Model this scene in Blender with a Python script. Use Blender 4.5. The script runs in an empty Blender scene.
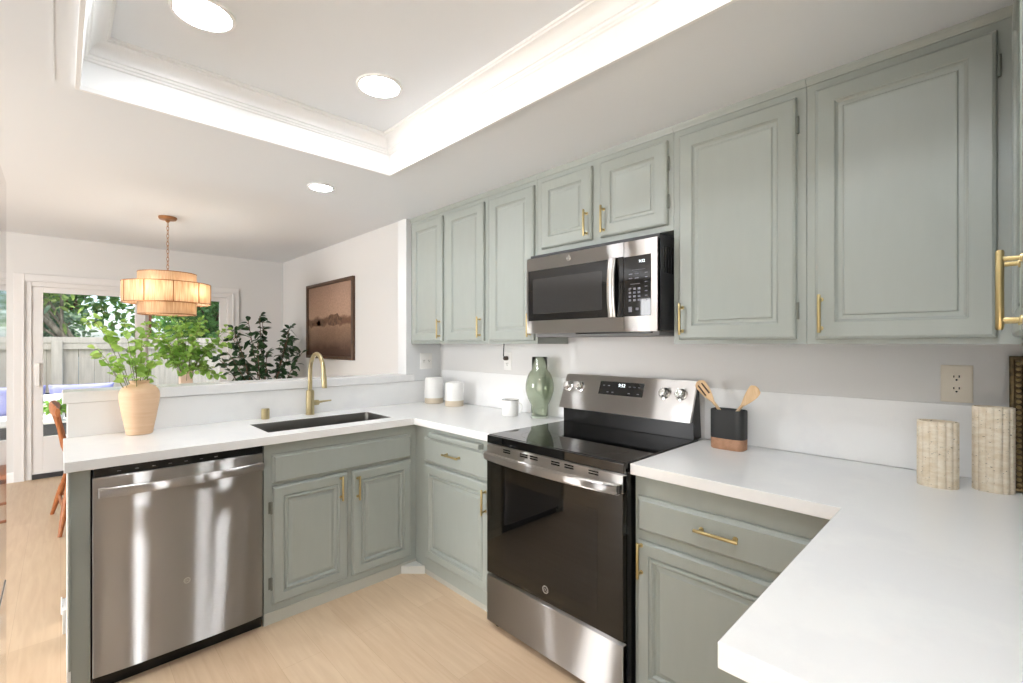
import bpy, bmesh, math, random
from mathutils import Vector, Matrix
PI = math.pi
C = bpy.context.scene.collection
SC = bpy.context.scene

# ------------------------------------------------------------------ camera, world, sun, large lights, exposure
W_PX, F_PX = 1023.0, 466.0
cam_d = bpy.data.cameras.new('camera')
cam_d.sensor_width = 36.0
cam_d.lens = F_PX / W_PX * 36.0
cam_d.shift_y = 2.0 / W_PX
cam_d.clip_start = 0.02
cam = bpy.data.objects.new('camera', cam_d)
C.objects.link(cam)
cam.location = (0, 0, 1.356)
cam.rotation_euler = (PI / 2, 0, math.atan2(0.7187, 0.6953) - PI / 2)
SC.camera = cam

SC.view_settings.view_transform = 'Standard'
SC.view_settings.look = 'None'
SC.view_settings.gamma = 1.0
SC.view_settings.use_curve_mapping = False
SC.view_settings.exposure = 0.96

world = bpy.data.worlds.new('world')
SC.world = world
world.use_nodes = True
wn = world.node_tree
wn.nodes.clear()
wo = wn.nodes.new('ShaderNodeOutputWorld')
wb = wn.nodes.new('ShaderNodeBackground')
ws = wn.nodes.new('ShaderNodeTexSky')
ws.sky_type = 'NISHITA'
ws.sun_disc = False
ws.sun_elevation = math.radians(50)
ws.sun_rotation = math.radians(200)
ws.air_density = 0.8
ws.dust_density = 2.0
wb.inputs['Strength'].default_value = 0.24
wn.links.new(ws.outputs[0], wb.inputs[0])
wn.links.new(wb.outputs[0], wo.inputs[0])

def add_light(name, kind, loc, rot, energy, color=(1, 1, 1), **kw):
    d = bpy.data.lights.new(name, kind)
    d.energy = energy
    d.color = color
    for k, v in kw.items():
        setattr(d, k, v)
    o = bpy.data.objects.new(name, d)
    o.location = loc
    o.rotation_euler = rot
    C.objects.link(o)
    return o

SUN_W, REAR_W, HALL_W = 6.5, 220.0, 75.0
add_light('sun', 'SUN', (3, 12, 9), (math.radians(-34), 0, math.radians(35)), SUN_W, (1, .95, .86), angle=math.radians(3))
# added unseen fill lamps: rear bounces off the floor, left brightens the dining room
add_light('rear_fill_light', 'AREA', (-1.87, -2.20, 1.55), (math.radians(36), 0, math.radians(70)), REAR_W, (.89, .94, 1), shape='RECTANGLE', size=2.4, size_y=1.2)
add_light('hall_fill_light', 'AREA', (-3.42, 3.2, 1.4), (math.radians(90), 0, math.radians(-90)), HALL_W, (.97, .98, 1), shape='RECTANGLE', size=1.8, size_y=1.4)
CAN_S = 48.0

# ------------------------------------------------------------------ helpers
ORG = {}

class MB:
    """collects shapes in world coordinates; built as ONE mesh object"""
    def __init__(s):
        s.bm = bmesh.new()
    def face(s, vs):
        try:
            return s.bm.faces.new(vs)
        except ValueError:
            return None
    def v(s, *p):
        return s.bm.verts.new(p)
    def box(s, x0, y0, z0, x1, y1, z1):
        if x0 > x1: x0, x1 = x1, x0
        if y0 > y1: y0, y1 = y1, y0
        if z0 > z1: z0, z1 = z1, z0
        q = [s.v(x, y, z) for z in (z0, z1) for x, y in ((x0, y0), (x1, y0), (x1, y1), (x0, y1))]
        for f in ((0, 3, 2, 1), (4, 5, 6, 7), (0, 1, 5, 4), (1, 2, 6, 5), (2, 3, 7, 6), (3, 0, 4, 7)):
            s.face([q[i] for i in f])
        return s
    def hexa(s, bot, top):
        q = [s.v(*p) for p in list(bot) + list(top)]
        n = len(bot)
        s.face(q[:n][::-1]); s.face(q[n:])
        for i in range(n):
            j = (i + 1) % n
            s.face([q[i], q[j], q[n + j], q[n + i]])
        return s
    def prism(s, poly, axis, lo, hi):
        """poly: 2-D points; axis 'x': (y,z), 'y': (x,z), 'z': (x,y)"""
        def m(p, t):
            return {'x': (t, p[0], p[1]), 'y': (p[0], t, p[1]), 'z': (p[0], p[1], t)}[axis]
        return s.hexa([m(p, lo) for p in poly], [m(p, hi) for p in poly])
    def cells(s, xs, ys, z0, z1, keep):
        """slab made of grid cells sharing vertices: keep(i,j) -> bool"""
        V = {}
        def g(i, j, k):
            if (i, j, k) not in V:
                V[i, j, k] = s.v(xs[i], ys[j], (z0, z1)[k])
            return V[i, j, k]
        nx, ny = len(xs) - 1, len(ys) - 1
        K = lambda i, j: 0 <= i < nx and 0 <= j < ny and keep(i, j)
        for i in range(nx):
            for j in range(ny):
                if not K(i, j):
                    continue
                s.face([g(i, j, 1), g(i + 1, j, 1), g(i + 1, j + 1, 1), g(i, j + 1, 1)])
                s.face([g(i, j, 0), g(i, j + 1, 0), g(i + 1, j + 1, 0), g(i + 1, j, 0)])
                if not K(i - 1, j): s.face([g(i, j, 0), g(i, j, 1), g(i, j + 1, 1), g(i, j + 1, 0)])
                if not K(i + 1, j): s.face([g(i + 1, j, 0), g(i + 1, j + 1, 0), g(i + 1, j + 1, 1), g(i + 1, j, 1)])
                if not K(i, j - 1): s.face([g(i, j, 0), g(i + 1, j, 0), g(i + 1, j, 1), g(i, j, 1)])
                if not K(i, j + 1): s.face([g(i, j + 1, 0), g(i, j + 1, 1), g(i + 1, j + 1, 1), g(i + 1, j + 1, 0)])
        return s
    def ring(s, c, ax, r, seg, ax2=None):
        ax = Vector(ax).normalized()
        if ax2 is None:
            ax2 = ax.orthogonal()
        u = (Vector(ax2) - ax * Vector(ax2).dot(ax)).normalized()
        w = ax.cross(u)
        return [s.v(*(Vector(c) + (u * math.cos(2 * PI * k / seg) + w * math.sin(2 * PI * k / seg)) * r)) for k in range(seg)]
    def bridge(s, a, b):
        n = len(a)
        for k in range(n):
            s.face([a[k], a[(k + 1) % n], b[(k + 1) % n], b[k]])
    def tube(s, pts, r, seg=12, cap=True):
        pts = [Vector(p) for p in pts]
        rs = r if isinstance(r, (list, tuple)) else [r] * len(pts)
        prev = None
        u = None
        for i, p in enumerate(pts):
            t = (pts[min(i + 1, len(pts) - 1)] - pts[max(i - 1, 0)]).normalized()
            if u is None:
                u = t.orthogonal()
            u = (u - t * u.dot(t)).normalized()
            rg = s.ring(p, t, rs[i], seg, u)
            if prev:
                s.bridge(prev, rg)
            elif cap:
                s.face(rg[::-1])
            prev = rg
        if cap:
            s.face(prev)
        return s
    def cyl(s, a, b, r, r1=None, seg=24):
        return s.tube([a, b], [r, r if r1 is None else r1], seg)
    def lathe(s, prof, c, seg=32, sx=1.0, sy=1.0, fn=None, closed=False):
        """prof: (r, z) from bottom to top about a vertical axis at c; fn(angle) scales the radius"""
        rings = []
        for r, z in prof:
            rg = []
            for k in range(seg):
                a = 2 * PI * k / seg
                q = r * (fn(a, z) if fn else 1)
                rg.append(s.v(c[0] + q * math.cos(a) * sx, c[1] + q * math.sin(a) * sy, c[2] + z))
            rings.append(rg)
        for a, b in zip(rings, rings[1:]):
            s.bridge(a, b)
        if closed:
            s.bridge(rings[-1], rings[0])
        else:
            s.face(rings[0][::-1]); s.face(rings[-1])
        return s
    def sphere(s, c, r, seg=16, rows=10, sz=1.0):
        prof = [(max(1e-4, r * math.sin(PI * i / rows)), -r * sz * math.cos(PI * i / rows)) for i in range(rows + 1)]
        return s.lathe(prof, c, seg)
    def panel(s, M, w, h, rings, back=0.0):
        """nested rectangles: rings = (inset, depth out); M(a, b, n) -> world"""
        prev = None
        first = None
        for ins, n in rings:
            rg = [s.v(*M(a, b, n)) for a, b in ((ins, ins), (w - ins, ins), (w - ins, h - ins), (ins, h - ins))]
            if prev:
                s.bridge(prev, rg)
            else:
                first = rg
            prev = rg
        s.face(prev)
        s.face(first[::-1])
        return s
    def mbox(s, M, a0, b0, n0, a1, b1, n1):
        return s.hexa([M(a0, b0, n0), M(a1, b0, n0), M(a1, b1, n0), M(a0, b1, n0)],
                      [M(a0, b0, n1), M(a1, b0, n1), M(a1, b1, n1), M(a0, b1, n1)])
    def build(s, name, mat, parent=None, bevel=0.0, flat=False, ang=32, segs=2, fix=True):
        if fix:
            bmesh.ops.recalc_face_normals(s.bm, faces=s.bm.faces[:])
        me = bpy.data.meshes.new(name)
        org = ORG.get(parent.name, Vector((0, 0, 0))) if parent else Vector((0, 0, 0))
        for v in s.bm.verts:
            v.co -= org
        s.bm.to_mesh(me)
        s.bm.free()
        me.materials.append(mat)
        o = bpy.data.objects.new(name, me)
        C.objects.link(o)
        if not flat:
            for p in me.polygons:
                p.use_smooth = True
            me.set_sharp_from_angle(angle=math.radians(ang))
        if bevel:
            b = o.modifiers.new('bevel', 'BEVEL')
            b.width = bevel
            b.segments = segs
            b.limit_method = 'ANGLE'
            b.angle_limit = math.radians(40)
            b.harden_normals = True
        if parent:
            o.parent = parent
            ORG[o.name] = org
        return o

def thing(name, label, cat, loc, group=None):
    o = bpy.data.objects.new(name, None)
    o.empty_display_size = 0.05
    o.location = loc
    C.objects.link(o)
    o['label'] = label
    o['category'] = cat
    if group:
        o['group'] = group
    ORG[o.name] = Vector(loc)
    return o

def tag(o, label, cat, group=None):
    o['label'] = label
    o['category'] = cat
    if group:
        o['group'] = group
    return o

def struct(o):
    o['kind'] = 'structure'
    return o

def text_mesh(body, size, M3, name, mat, parent, depth=0.0006, align='CENTER'):
    """lettering: a text curve turned into a mesh, placed by the 4x4 matrix M3 (world)"""
    cu = bpy.data.curves.new(name, 'FONT')
    cu.body = body
    cu.size = size
    cu.align_x = align
    cu.align_y = 'CENTER'
    cu.extrude = depth
    cu.resolution_u = 2
    t = bpy.data.objects.new(name, cu)
    C.objects.link(t)
    bpy.context.view_layer.update()
    me = bpy.data.meshes.new_from_object(t.evaluated_get(bpy.context.evaluated_depsgraph_get()))
    bpy.data.objects.remove(t)
    bm = bmesh.new()
    bm.from_mesh(me)
    bpy.data.meshes.remove(me)
    for v in bm.verts:
        v.co = M3 @ v.co
    mb = MB()
    mb.bm.free()
    mb.bm = bm
    return mb.build(name, mat, parent, flat=True)

# ------------------------------------------------------------------ materials
def lin(r, g, b):
    f = lambda c: ((c / 255) / 12.92) if c / 255 <= 0.04045 else (((c / 255) + 0.055) / 1.055) ** 2.4
    return (f(r), f(g), f(b), 1)

def mat(name, col, rough=0.5, metal=0.0, **kw):
    m = bpy.data.materials.new(name)
    m.use_nodes = True
    b = m.node_tree.nodes['Principled BSDF']
    b.inputs['Base Color'].default_value = col
    b.inputs['Roughness'].default_value = rough
    b.inputs['Metallic'].default_value = metal
    for k, v in kw.items():
        b.inputs[k].default_value = v
    return m

def nodes(m):
    return m.node_tree.nodes, m.node_tree.links, m.node_tree.nodes['Principled BSDF']

def mapping(m, scale=(1, 1, 1), rot=(0, 0, 0), src='Object'):
    n, l, b = nodes(m)
    tc = n.new('ShaderNodeTexCoord')
    mp = n.new('ShaderNodeMapping')
    mp.inputs['Scale'].default_value = scale
    mp.inputs['Rotation'].default_value = rot
    l.new(tc.outputs[src], mp.inputs[0])
    return mp.outputs[0]

def noise_mix(m, c0, c1, scale=(1, 1, 1), nscale=5, detail=4, lo=.35, hi=.65, rough=.5, rot=(0, 0, 0)):
    n, l, b = nodes(m)
    v = mapping(m, scale, rot)
    t = n.new('ShaderNodeTexNoise')
    t.inputs['Scale'].default_value = nscale
    t.inputs['Detail'].default_value = detail
    t.inputs['Roughness'].default_value = rough
    l.new(v, t.inputs['Vector'])
    r = n.new('ShaderNodeValToRGB')
    r.color_ramp.elements[0].position = lo
    r.color_ramp.elements[1].position = hi
    r.color_ramp.elements[0].color = c0
    r.color_ramp.elements[1].color = c1
    l.new(t.outputs[0], r.inputs[0])
    l.new(r.outputs[0], b.inputs['Base Color'])
    return t, r

def bump(m, height_socket, strength=.1, dist=.002):
    n, l, b = nodes(m)
    bp = n.new('ShaderNodeBump')
    bp.inputs['Strength'].default_value = strength
    bp.inputs['Distance'].default_value = dist
    l.new(height_socket, bp.inputs['Height'])
    l.new(bp.outputs[0], b.inputs['Normal'])

def plaster(name, col, rough=.85):
    m = mat(name, col, rough)
    n, l, b = nodes(m)
    t = n.new('ShaderNodeTexNoise')
    t.inputs['Scale'].default_value = 160
    t.inputs['Detail'].default_value = 3
    l.new(mapping(m), t.inputs['Vector'])
    bump(m, t.outputs[0], .06, .001)
    return m

M_WALL = plaster('wall_paint', lin(220, 219, 217))
M_WALLK = plaster('kitchen_wall_paint', lin(223, 224, 224), .6)
M_CEIL = plaster('ceiling_paint', lin(230, 233, 236))
M_TRIM = mat('trim_paint', lin(242, 242, 241), .4)
M_CASE = mat('door_frame_paint', lin(226, 224, 222), .45)

M_SAGE = mat('sage_paint', lin(159, 165, 159), .32)
t_, r_ = noise_mix(M_SAGE, lin(158, 164, 158), lin(160, 166, 160), (9, 9, 2), 3, 3)
bump(M_SAGE, t_.outputs[0], .012, .001)
M_SAGEK = mat('toe_kick_paint', lin(182, 182, 172), .5)

M_QUARTZ = mat('white_quartz', lin(238, 238, 237), .22)
t_, r_ = noise_mix(M_QUARTZ, lin(236, 236, 236), lin(240, 240, 239), (1, 1, 1), 1.7, 9, .44, .50, .62)

def floor_mat():
    m = mat('oak_planks', lin(208, 180, 146), .38)
    n, l, b = nodes(m)
    v = mapping(m, (1, 1, 1), (0, 0, PI / 2))
    br = n.new('ShaderNodeTexBrick')
    br.offset = .37
    br.inputs['Scale'].default_value = 1.0
    br.inputs['Brick Width'].default_value = 1.5
    br.inputs['Row Height'].default_value = .165
    br.inputs['Mortar Size'].default_value = .0008
    br.inputs['Mortar Smooth'].default_value = .4
    br.inputs['Bias'].default_value = 0
    br.inputs['Color1'].default_value = (0, 0, 0, 1)
    br.inputs['Color2'].default_value = (1, 1, 1, 1)
    br.inputs['Mortar'].default_value = (.5, .5, .5, 1)
    l.new(v, br.inputs['Vector'])
    v2 = mapping(m, (13, 1.1, 1), (0, 0, 0))
    g = n.new('ShaderNodeTexNoise')
    g.inputs['Scale'].default_value = 3.2
    g.inputs['Detail'].default_value = 7
    g.inputs['Distortion'].default_value = .6
    l.new(v2, g.inputs['Vector'])
    ad = n.new('ShaderNodeMath'); ad.operation = 'MULTIPLY_ADD'
    ad.inputs[1].default_value = .20
    l.new(br.outputs['Color'], ad.inputs[0])
    ml = n.new('ShaderNodeMath'); ml.operation = 'MULTIPLY'
    ml.inputs[1].default_value = .72
    l.new(g.outputs[0], ml.inputs[0])
    l.new(ml.outputs[0], ad.inputs[2])
    r = n.new('ShaderNodeValToRGB')
    r.color_ramp.elements[0].position = .16
    r.color_ramp.elements[1].position = .72
    r.color_ramp.elements[0].color = lin(200, 170, 138)
    r.color_ramp.elements[1].color = lin(220, 196, 166)
    l.new(ad.outputs[0], r.inputs[0])
    mx = n.new('ShaderNodeMixRGB')
    mx.blend_type = 'MULTIPLY'
    mx.inputs[2].default_value = (.80, .75, .69, 1)
    l.new(br.outputs['Fac'], mx.inputs[0])
    l.new(r.outputs[0], mx.inputs[1])
    l.new(mx.outputs[0], b.inputs['Base Color'])
    bump(m, g.outputs[0], .04, .002)
    return m
M_FLOOR = floor_mat()

def brushed(name, tangent, col=lin(202, 198, 194), rough=.34, tilt=.35, amount=.0):
    """hairline steel: long vertical highlights; a second lobe for the grooves' upper flanks"""
    m = bpy.data.materials.new(name)
    m.use_nodes = True
    n, l = m.node_tree.nodes, m.node_tree.links
    n.clear()
    o = n.new('ShaderNodeOutputMaterial')
    cx = n.new('ShaderNodeCombineXYZ')
    for i in range(3):
        cx.inputs[i].default_value = tangent[i]
    def lobe(r, nrm=None):
        g = n.new('ShaderNodeBsdfAnisotropic')
        g.distribution = 'GGX'
        g.inputs['Color'].default_value = col
        g.inputs['Roughness'].default_value = r
        g.inputs['Anisotropy'].default_value = .95
        g.inputs['Rotation'].default_value = 0
        l.new(cx.outputs[0], g.inputs['Tangent'])
        if nrm is not None:
            l.new(nrm, g.inputs['Normal'])
        return g
    a = lobe(rough)
    if not amount:
        l.new(a.outputs[0], o.inputs[0])
        return m
    ge = n.new('ShaderNodeNewGeometry')
    ad = n.new('ShaderNodeVectorMath'); ad.operation = 'ADD'
    ad.inputs[1].default_value = (0, 0, tilt)
    l.new(ge.outputs['Normal'], ad.inputs[0])
    nz = n.new('ShaderNodeVectorMath'); nz.operation = 'NORMALIZE'
    l.new(ad.outputs[0], nz.inputs[0])
    b = lobe(.30, nz.outputs[0])
    mx = n.new('ShaderNodeMixShader')
    mx.inputs[0].default_value = amount
    l.new(a.outputs[0], mx.inputs[1]); l.new(b.outputs[0], mx.inputs[2]); l.new(mx.outputs[0], o.inputs[0])
    return m
M_SS_X = brushed('brushed_steel_dishwasher', (1, 0, 0), tilt=.55, amount=.4)
M_SS_Y = brushed('brushed_steel_range', (0, 1, 0))
M_SS = mat('satin_steel', lin(200, 197, 193), .28, 1.0)
M_SINK = mat('sink_steel', lin(128, 126, 123), .36, 1.0)
M_CHROME = mat('polished_steel', lin(225, 224, 222), .12, 1.0)
M_FRIDGE = mat('polished_fridge_steel', lin(205, 204, 206), .07, 1.0)
M_BRASS = mat('brushed_brass', lin(190, 172, 126), .34, 1.0)
M_BRASSD = mat('aged_brass', lin(190, 176, 138), .3, 1.0)
M_BLACK = mat('black_enamel', (.008, .008, .008, 1), .22, 0, **{'Specular IOR Level': .35})
M_GLASSK = mat('black_glass', (.004, .004, .004, 1), .03, 0, **{'Specular IOR Level': .5})
M_GLASSB = mat('bronze_oven_glass', (.010, .008, .005, 1), .05, 0, **{'Specular IOR Level': .45})
M_DARK = mat('dark_plastic', (.03, .03, .032, 1), .45)
M_GREYP = mat('grey_plastic', (.2, .2, .2, 1), .5)
M_WHITEP = mat('white_plastic', lin(236, 235, 232), .4)
M_CREAMP = mat('cream_plastic', lin(222, 214, 198), .4)
M_CERAM = mat('white_glazed_ceramic', lin(238, 237, 234), .28)
M_RAWCL = mat('bare_stoneware', lin(214, 200, 178), .8)
M_MARK = mat('print_grey', lin(112, 112, 122), .5)
M_HINGE = mat('painted_hinge', lin(120, 124, 116), .4, .4)

def emit(name, col, s):
    m = bpy.data.materials.new(name)
    m.use_nodes = True
    m.node_tree.nodes.clear()
    o = m.node_tree.nodes.new('ShaderNodeOutputMaterial')
    e = m.node_tree.nodes.new('ShaderNodeEmission')
    e.inputs[0].default_value = col
    e.inputs[1].default_value = s
    m.node_tree.links.new(e.outputs[0], o.inputs[0])
    return m
M_CAN = emit('downlight_glow', (.91, .95, 1, 1), CAN_S)
M_BULB = emit('bulb_glow', (1, .92, .80, 1), 42)
M_LED = emit('clock_digits', (.85, .95, 1, 1), 1.6)

def pane_mat():
    m = bpy.data.materials.new('window_glass')
    m.use_nodes = True
    n, l = m.node_tree.nodes, m.node_tree.links
    n.clear()
    o = n.new('ShaderNodeOutputMaterial')
    t = n.new('ShaderNodeBsdfTransparent')
    t.inputs[0].default_value = (.97, .985, .975, 1)
    g = n.new('ShaderNodeBsdfGlossy')
    g.inputs['Roughness'].default_value = .01
    f = n.new('ShaderNodeFresnel')
    f.inputs[0].default_value = 1.35
    x = n.new('ShaderNodeMixShader')
    l.new(f.outputs[0], x.inputs[0]); l.new(t.outputs[0], x.inputs[1]); l.new(g.outputs[0], x.inputs[2])
    l.new(x.outputs[0], o.inputs[0])
    return m
M_PANE = pane_mat()
M_GREENG = mat('green_glass', lin(214, 220, 206), .02, 0, **{'Transmission Weight': 1.0, 'IOR': 1.45})

def wood(name, c0, c1, scale=(1, 1, 12), rough=.45, nscale=4, rot=(0, 0, 0)):
    m = mat(name, c0, rough)
    t, r = noise_mix(m, c0, c1, scale, nscale, 6, .3, .7, .6, rot)
    bump(m, t.outputs[0], .05, .002)
    return m
M_CHAIR = wood('chestnut_wood', lin(140, 78, 42), lin(186, 118, 70), (18, 18, 2))
M_TABLE = wood('walnut_table', lin(120, 84, 54), lin(160, 120, 84), (3, 20, 20))
M_SPOON = wood('pale_beech', lin(214, 178, 134), lin(230, 200, 160), (30, 30, 3))
M_FRAMEW = wood('dark_frame_wood', lin(62, 42, 28), lin(96, 68, 44), (20, 4, 4))
M_VASEW = wood('turned_clay', lin(218, 180, 144), lin(228, 194, 160), (2, 2, 22), .6, 3)
M_TERRA = mat('terracotta', lin(176, 134, 104), .75)
noise_mix(M_TERRA, lin(166, 124, 94), lin(186, 144, 116), (1, 1, 1), 40)

# ------------------------------------------------------------------ the room
XW = 2.155            # range wall, also the dining room's right wall
YD = 3.034            # front of the dividing half wall
YH = 3.15             # dining side of the header
YB = 6.65             # dining back wall
ZC, ZT, ZD = 2.285, 2.44, 2.44
XL = -.90             # wall behind the fridge
YN = -.39             # wall on the camera's right

mb = MB(); mb.box(-3.5, -2.4, -.06, XW + .1, YB + .05, 0)
struct(mb.build('floor', M_FLOOR, flat=True))
# kitchen ceiling (soffit) with the tray opening
TX0, TX1, TY0, TY1 = .049, 1.290, -.15, 2.290
mb = MB(); mb.cells([-3.5, TX0, TX1, XW], [-2.4, TY0, TY1, YH], ZC, ZC + .03, lambda i, j: not (i == 1 and j == 1))
struct(mb.build('ceiling', M_CEIL, flat=True))
mb = MB(); mb.box(TX0 - .05, TY0 - .05, ZC + .175, TX1 + .05, TY1 + .05, ZC + .20)
struct(mb.build('ceiling_tray', M_CEIL, flat=True))
mb = MB(); mb.box(-3.5, YH, ZD, XW, YB + .05, ZD + .03)
struct(mb.build('ceiling_dining', M_CEIL, flat=True))
mb = MB(); mb.box(-3.5, YH - .11, ZC + .031, XW, YH, ZD + .03)
struct(mb.build('wall_header', M_WALLK, flat=True))

def rect_sweep(mb, prof, x0, y0, x1, y1):
    """profile (inset towards the middle, z) swept round a rectangle with mitred corners"""
    prev = None
    first = None
    for ins, z in prof:
        rg = [mb.v(x0 + ins, y0 + ins, z), mb.v(x1 - ins, y0 + ins, z), mb.v(x1 - ins, y1 - ins, z), mb.v(x0 + ins, y1 - ins, z)]
        if prev:
            mb.bridge(prev, rg)
        else:
            first = rg
        prev = rg
    mb.bridge(prev, first)
z0 = ZC
prof = [(-.012, z0 - .012), (.0, z0 - .012), (.002, z0 - .002), (.004, z0 + .002), (.004, z0 + .094), (.010, z0 + .097), (.012, z0 + .103),
        (.017, z0 + .106), (.020, z0 + .114), (.026, z0 + .116)]
for k in range(1, 9):                                   # the cove of the crown
    a = k / 8 * PI / 2
    prof.append((.026 + .040 * (1 - math.cos(a)), z0 + .117 + .042 * math.sin(a)))
prof += [(.070, z0 + .160), (.072, z0 + .166), (.078, z0 + .168), (.080, z0 + .1751), (-.012, z0 + .1751)]
mb = MB(); rect_sweep(mb, prof, TX0, TY0, TX1, TY1)
struct(mb.build('trim_tray', M_TRIM, ang=20))
mb = MB(); mb.box(-.022, TY0, ZC - .0015, -.014, TY1, ZC)
struct(mb.build('trim_ceiling', M_CEIL, flat=True))

mb = MB(); mb.box(XW, -2.4, 0, XW + .1, YB + .05, 2.6)
struct(mb.build('wall_right', M_WALL, flat=True))
# dining back wall with the opening of the sliding door
DX0, DX1, DZ1 = -.262, 1.555, 1.975
mb = MB()
mb.box(-3.5, YB, 0, DX0, YB + .12, 2.6); mb.box(DX1, YB, 0, XW, YB + .12, 2.6); mb.box(DX0, YB, DZ1, DX1, YB + .12, 2.6)
struct(mb.build('wall_back', M_WALL, flat=True))
# half wall, its stub at the right
mb = MB()
mb.prism([(.020, 0), (XW, 0), (XW, ZC), (1.846, ZC), (1.846, 1.075), (.020, 1.075)], 'y', YD, YH)
struct(mb.build('wall_divider', M_WALLK, flat=True))
mb = MB(); mb.box(.58, YN - .1, 0, XW, YN, 2.6)
struct(mb.build('wall_near', M_WALLK, flat=True))
mb = MB(); mb.box(XL - .1, .85, 0, XL, 1.90, 2.6)
struct(mb.build('wall_left', M_WALLK, flat=True))
mb = MB(); mb.box(-3.6, -2.5, 0, -3.5, YB + .12, 2.6)
struct(mb.build('wall_far_left', M_WALL, flat=True))
mb = MB(); mb.box(-3.5, -2.5, 0, XW, -2.4, 2.6)
struct(mb.build('wall_rear', M_WALL, flat=True))

# baseboards
mb = MB(); mb.prism([(YB, 0), (YB - .014, 0), (YB - .014, .085), (YB - .006, .10), (YB, .10)], 'x', -3.5, -.33)
struct(mb.build('baseboard_back', M_TRIM, flat=True))
mb = MB(); mb.prism([(XW, 0), (XW - .014, 0), (XW - .014, .085), (XW - .006, .10), (XW, .10)], 'y', YH, YB)
struct(mb.build('baseboard_right', M_TRIM, flat=True))
mb = MB(); mb.box(.006, YD - .02, 0, .020, YH + .014, .11); mb.box(.006, YH, 0, XW - .02, YH + .014, .11)
mb.box(.000, YD + .02, .075, .006, YH + .018, .118)
struct(mb.build('baseboard_divider', M_TRIM, bevel=.002))

# ------------------------------------------------------------------ sliding glass door
def frame_rect(mb, x0, z0, x1, z1, y0, y1, l, r, b, t):
    mb.box(x0, y0, z0, x0 + l, y1, z1); mb.box(x1 - r, y0, z0, x1, y1, z1)
    mb.box(x0 + l, y0, z0, x1 - r, y1, z0 + b); mb.box(x0 + l, y0, z1 - t, x1 - r, y1, z1)
door = MB()
frame_rect(door, DX0, 0, DX1, DZ1, YB - .01, YB + .11, .055, .055, .055, .05)
door = struct(door.build('door_1', M_CASE, bevel=.003))
mb = MB()                                               # casing with a stepped face
for (x0, x1, z1) in ((-.330, 1.622, 2.045),):
    mb.box(x0, YB - .022, 0, x0 + .074, YB, z1); mb.box(x1 - .074, YB - .022, 0, x1, YB, z1)
    mb.box(x0 + .074, YB - .022, z1 - .074, x1 - .074, YB, z1)
    mb.box(x0 + .058, YB - .032, 0, x0 + .074, YB - .022, z1 - .058); mb.box(x1 - .074, YB - .032, 0, x1 - .058, YB - .022, z1 - .058)
    mb.box(x0 + .074, YB - .032, z1 - .074, x1 - .074, YB - .022, z1 - .058)
mb.build('door_casing', M_CASE, door, bevel=.003)
mb = MB(); frame_rect(mb, -.207, .055, .690, 1.925, YB + .005, YB + .045, .080, .093, .36, .055)
sash = mb.build('sliding_sash', M_CASE, door, bevel=.003)
mb = MB(); mb.box(-.125, YB + .022, .41, .595, YB + .028, 1.868); mb.build('pane', M_PANE, sash, flat=True)
mb = MB(); mb.box(-.185, YB - .022, .93, -.150, YB + .005, 1.16); mb.build('handle', M_WHITEP, sash, bevel=.005)
mb = MB(); frame_rect(mb, .640, .055, 1.500, 1.925, YB + .055, YB + .095, .082, .075, .36, .045)
sash = mb.build('fixed_sash', M_CASE, door, bevel=.003)
mb = MB(); mb.box(.724, YB + .072, .41, 1.423, YB + .078, 1.878); mb.build('pane', M_PANE, sash, flat=True)
mb = MB(); mb.box(DX0 + .055, YB - .012, .0, DX1 - .055, YB - .002, .05); mb.build('sill', M_DARK, door)

# added window frames on closed walls, behind the fill lamps; no light passes through
for nm, x0, x1, z0, z1, ax in (('added_window_1', -3.15, -.60, .45, 2.30, 'y'), ('added_window_2', 2.3, 4.1, .70, 2.10, 'x')):
    mb = MB()
    if ax == 'y':
        frame_rect(mb, x0 - .07, z0 - .07, x1 + .07, z1 + .05, -2.4, -2.37, .07, .07, .07, .05)
    else:
        mb.box(-3.5, x0 - .07, z0 - .07, -3.47, x0, z1 + .07); mb.box(-3.5, x1, z0 - .07, -3.47, x1 + .07, z1 + .07)
        mb.box(-3.5, x0, z0 - .07, -3.47, x1, z0); mb.box(-3.5, x0, z1, -3.47, x1, z1 + .07)
    struct(mb.build(nm, M_TRIM, flat=True))

# ------------------------------------------------------------------ cabinetry
# facings: a along the width, b up, n out of the face
def face_range(y_left, z0, x):            # looking at the range wall (normal -x): a runs towards -y
    return lambda a, b, n: (x - n, y_left - a, z0 + b)
def face_pen(x_left, z0, y):              # peninsula (normal -y): a runs towards +x
    return lambda a, b, n: (x_left + a, y - n, z0 + b)
def face_near(x_left, z0, y):             # near run (normal +y): a runs towards -x
    return lambda a, b, n: (x_left - a, y + n, z0 + b)

def raised(w, h, kind):
    if kind == 'upper':
        s = .056
        return [(0, 0), (0, .012), (.003, .017), (.010, .021), (s, .021), (s + .003, .0185), (s + .004, .0150), (s + .010, .0100), (s + .016, .0085), (s + .022, .0085),
                (s + .025, .0125), (s + .028, .0130), (s + .032, .0120)]
    if kind == 'base':
        s = .047
        return [(0, 0), (0, .012), (.004, .018), (.008, .021), (s, .021), (s + .003, .015), (s + .008, .0125), (s + .012, .0195), (s + .017, .0215),
                (s + .021, .0170), (s + .024, .0090), (s + .029, .0085), (s + .044, .0155), (s + .047, .0155)]
    return [(0, 0), (0, .009), (.006, .012), (.010, .0175), (.013, .020), (.016, .020)]          # slab drawer front with a moulded edge

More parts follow.
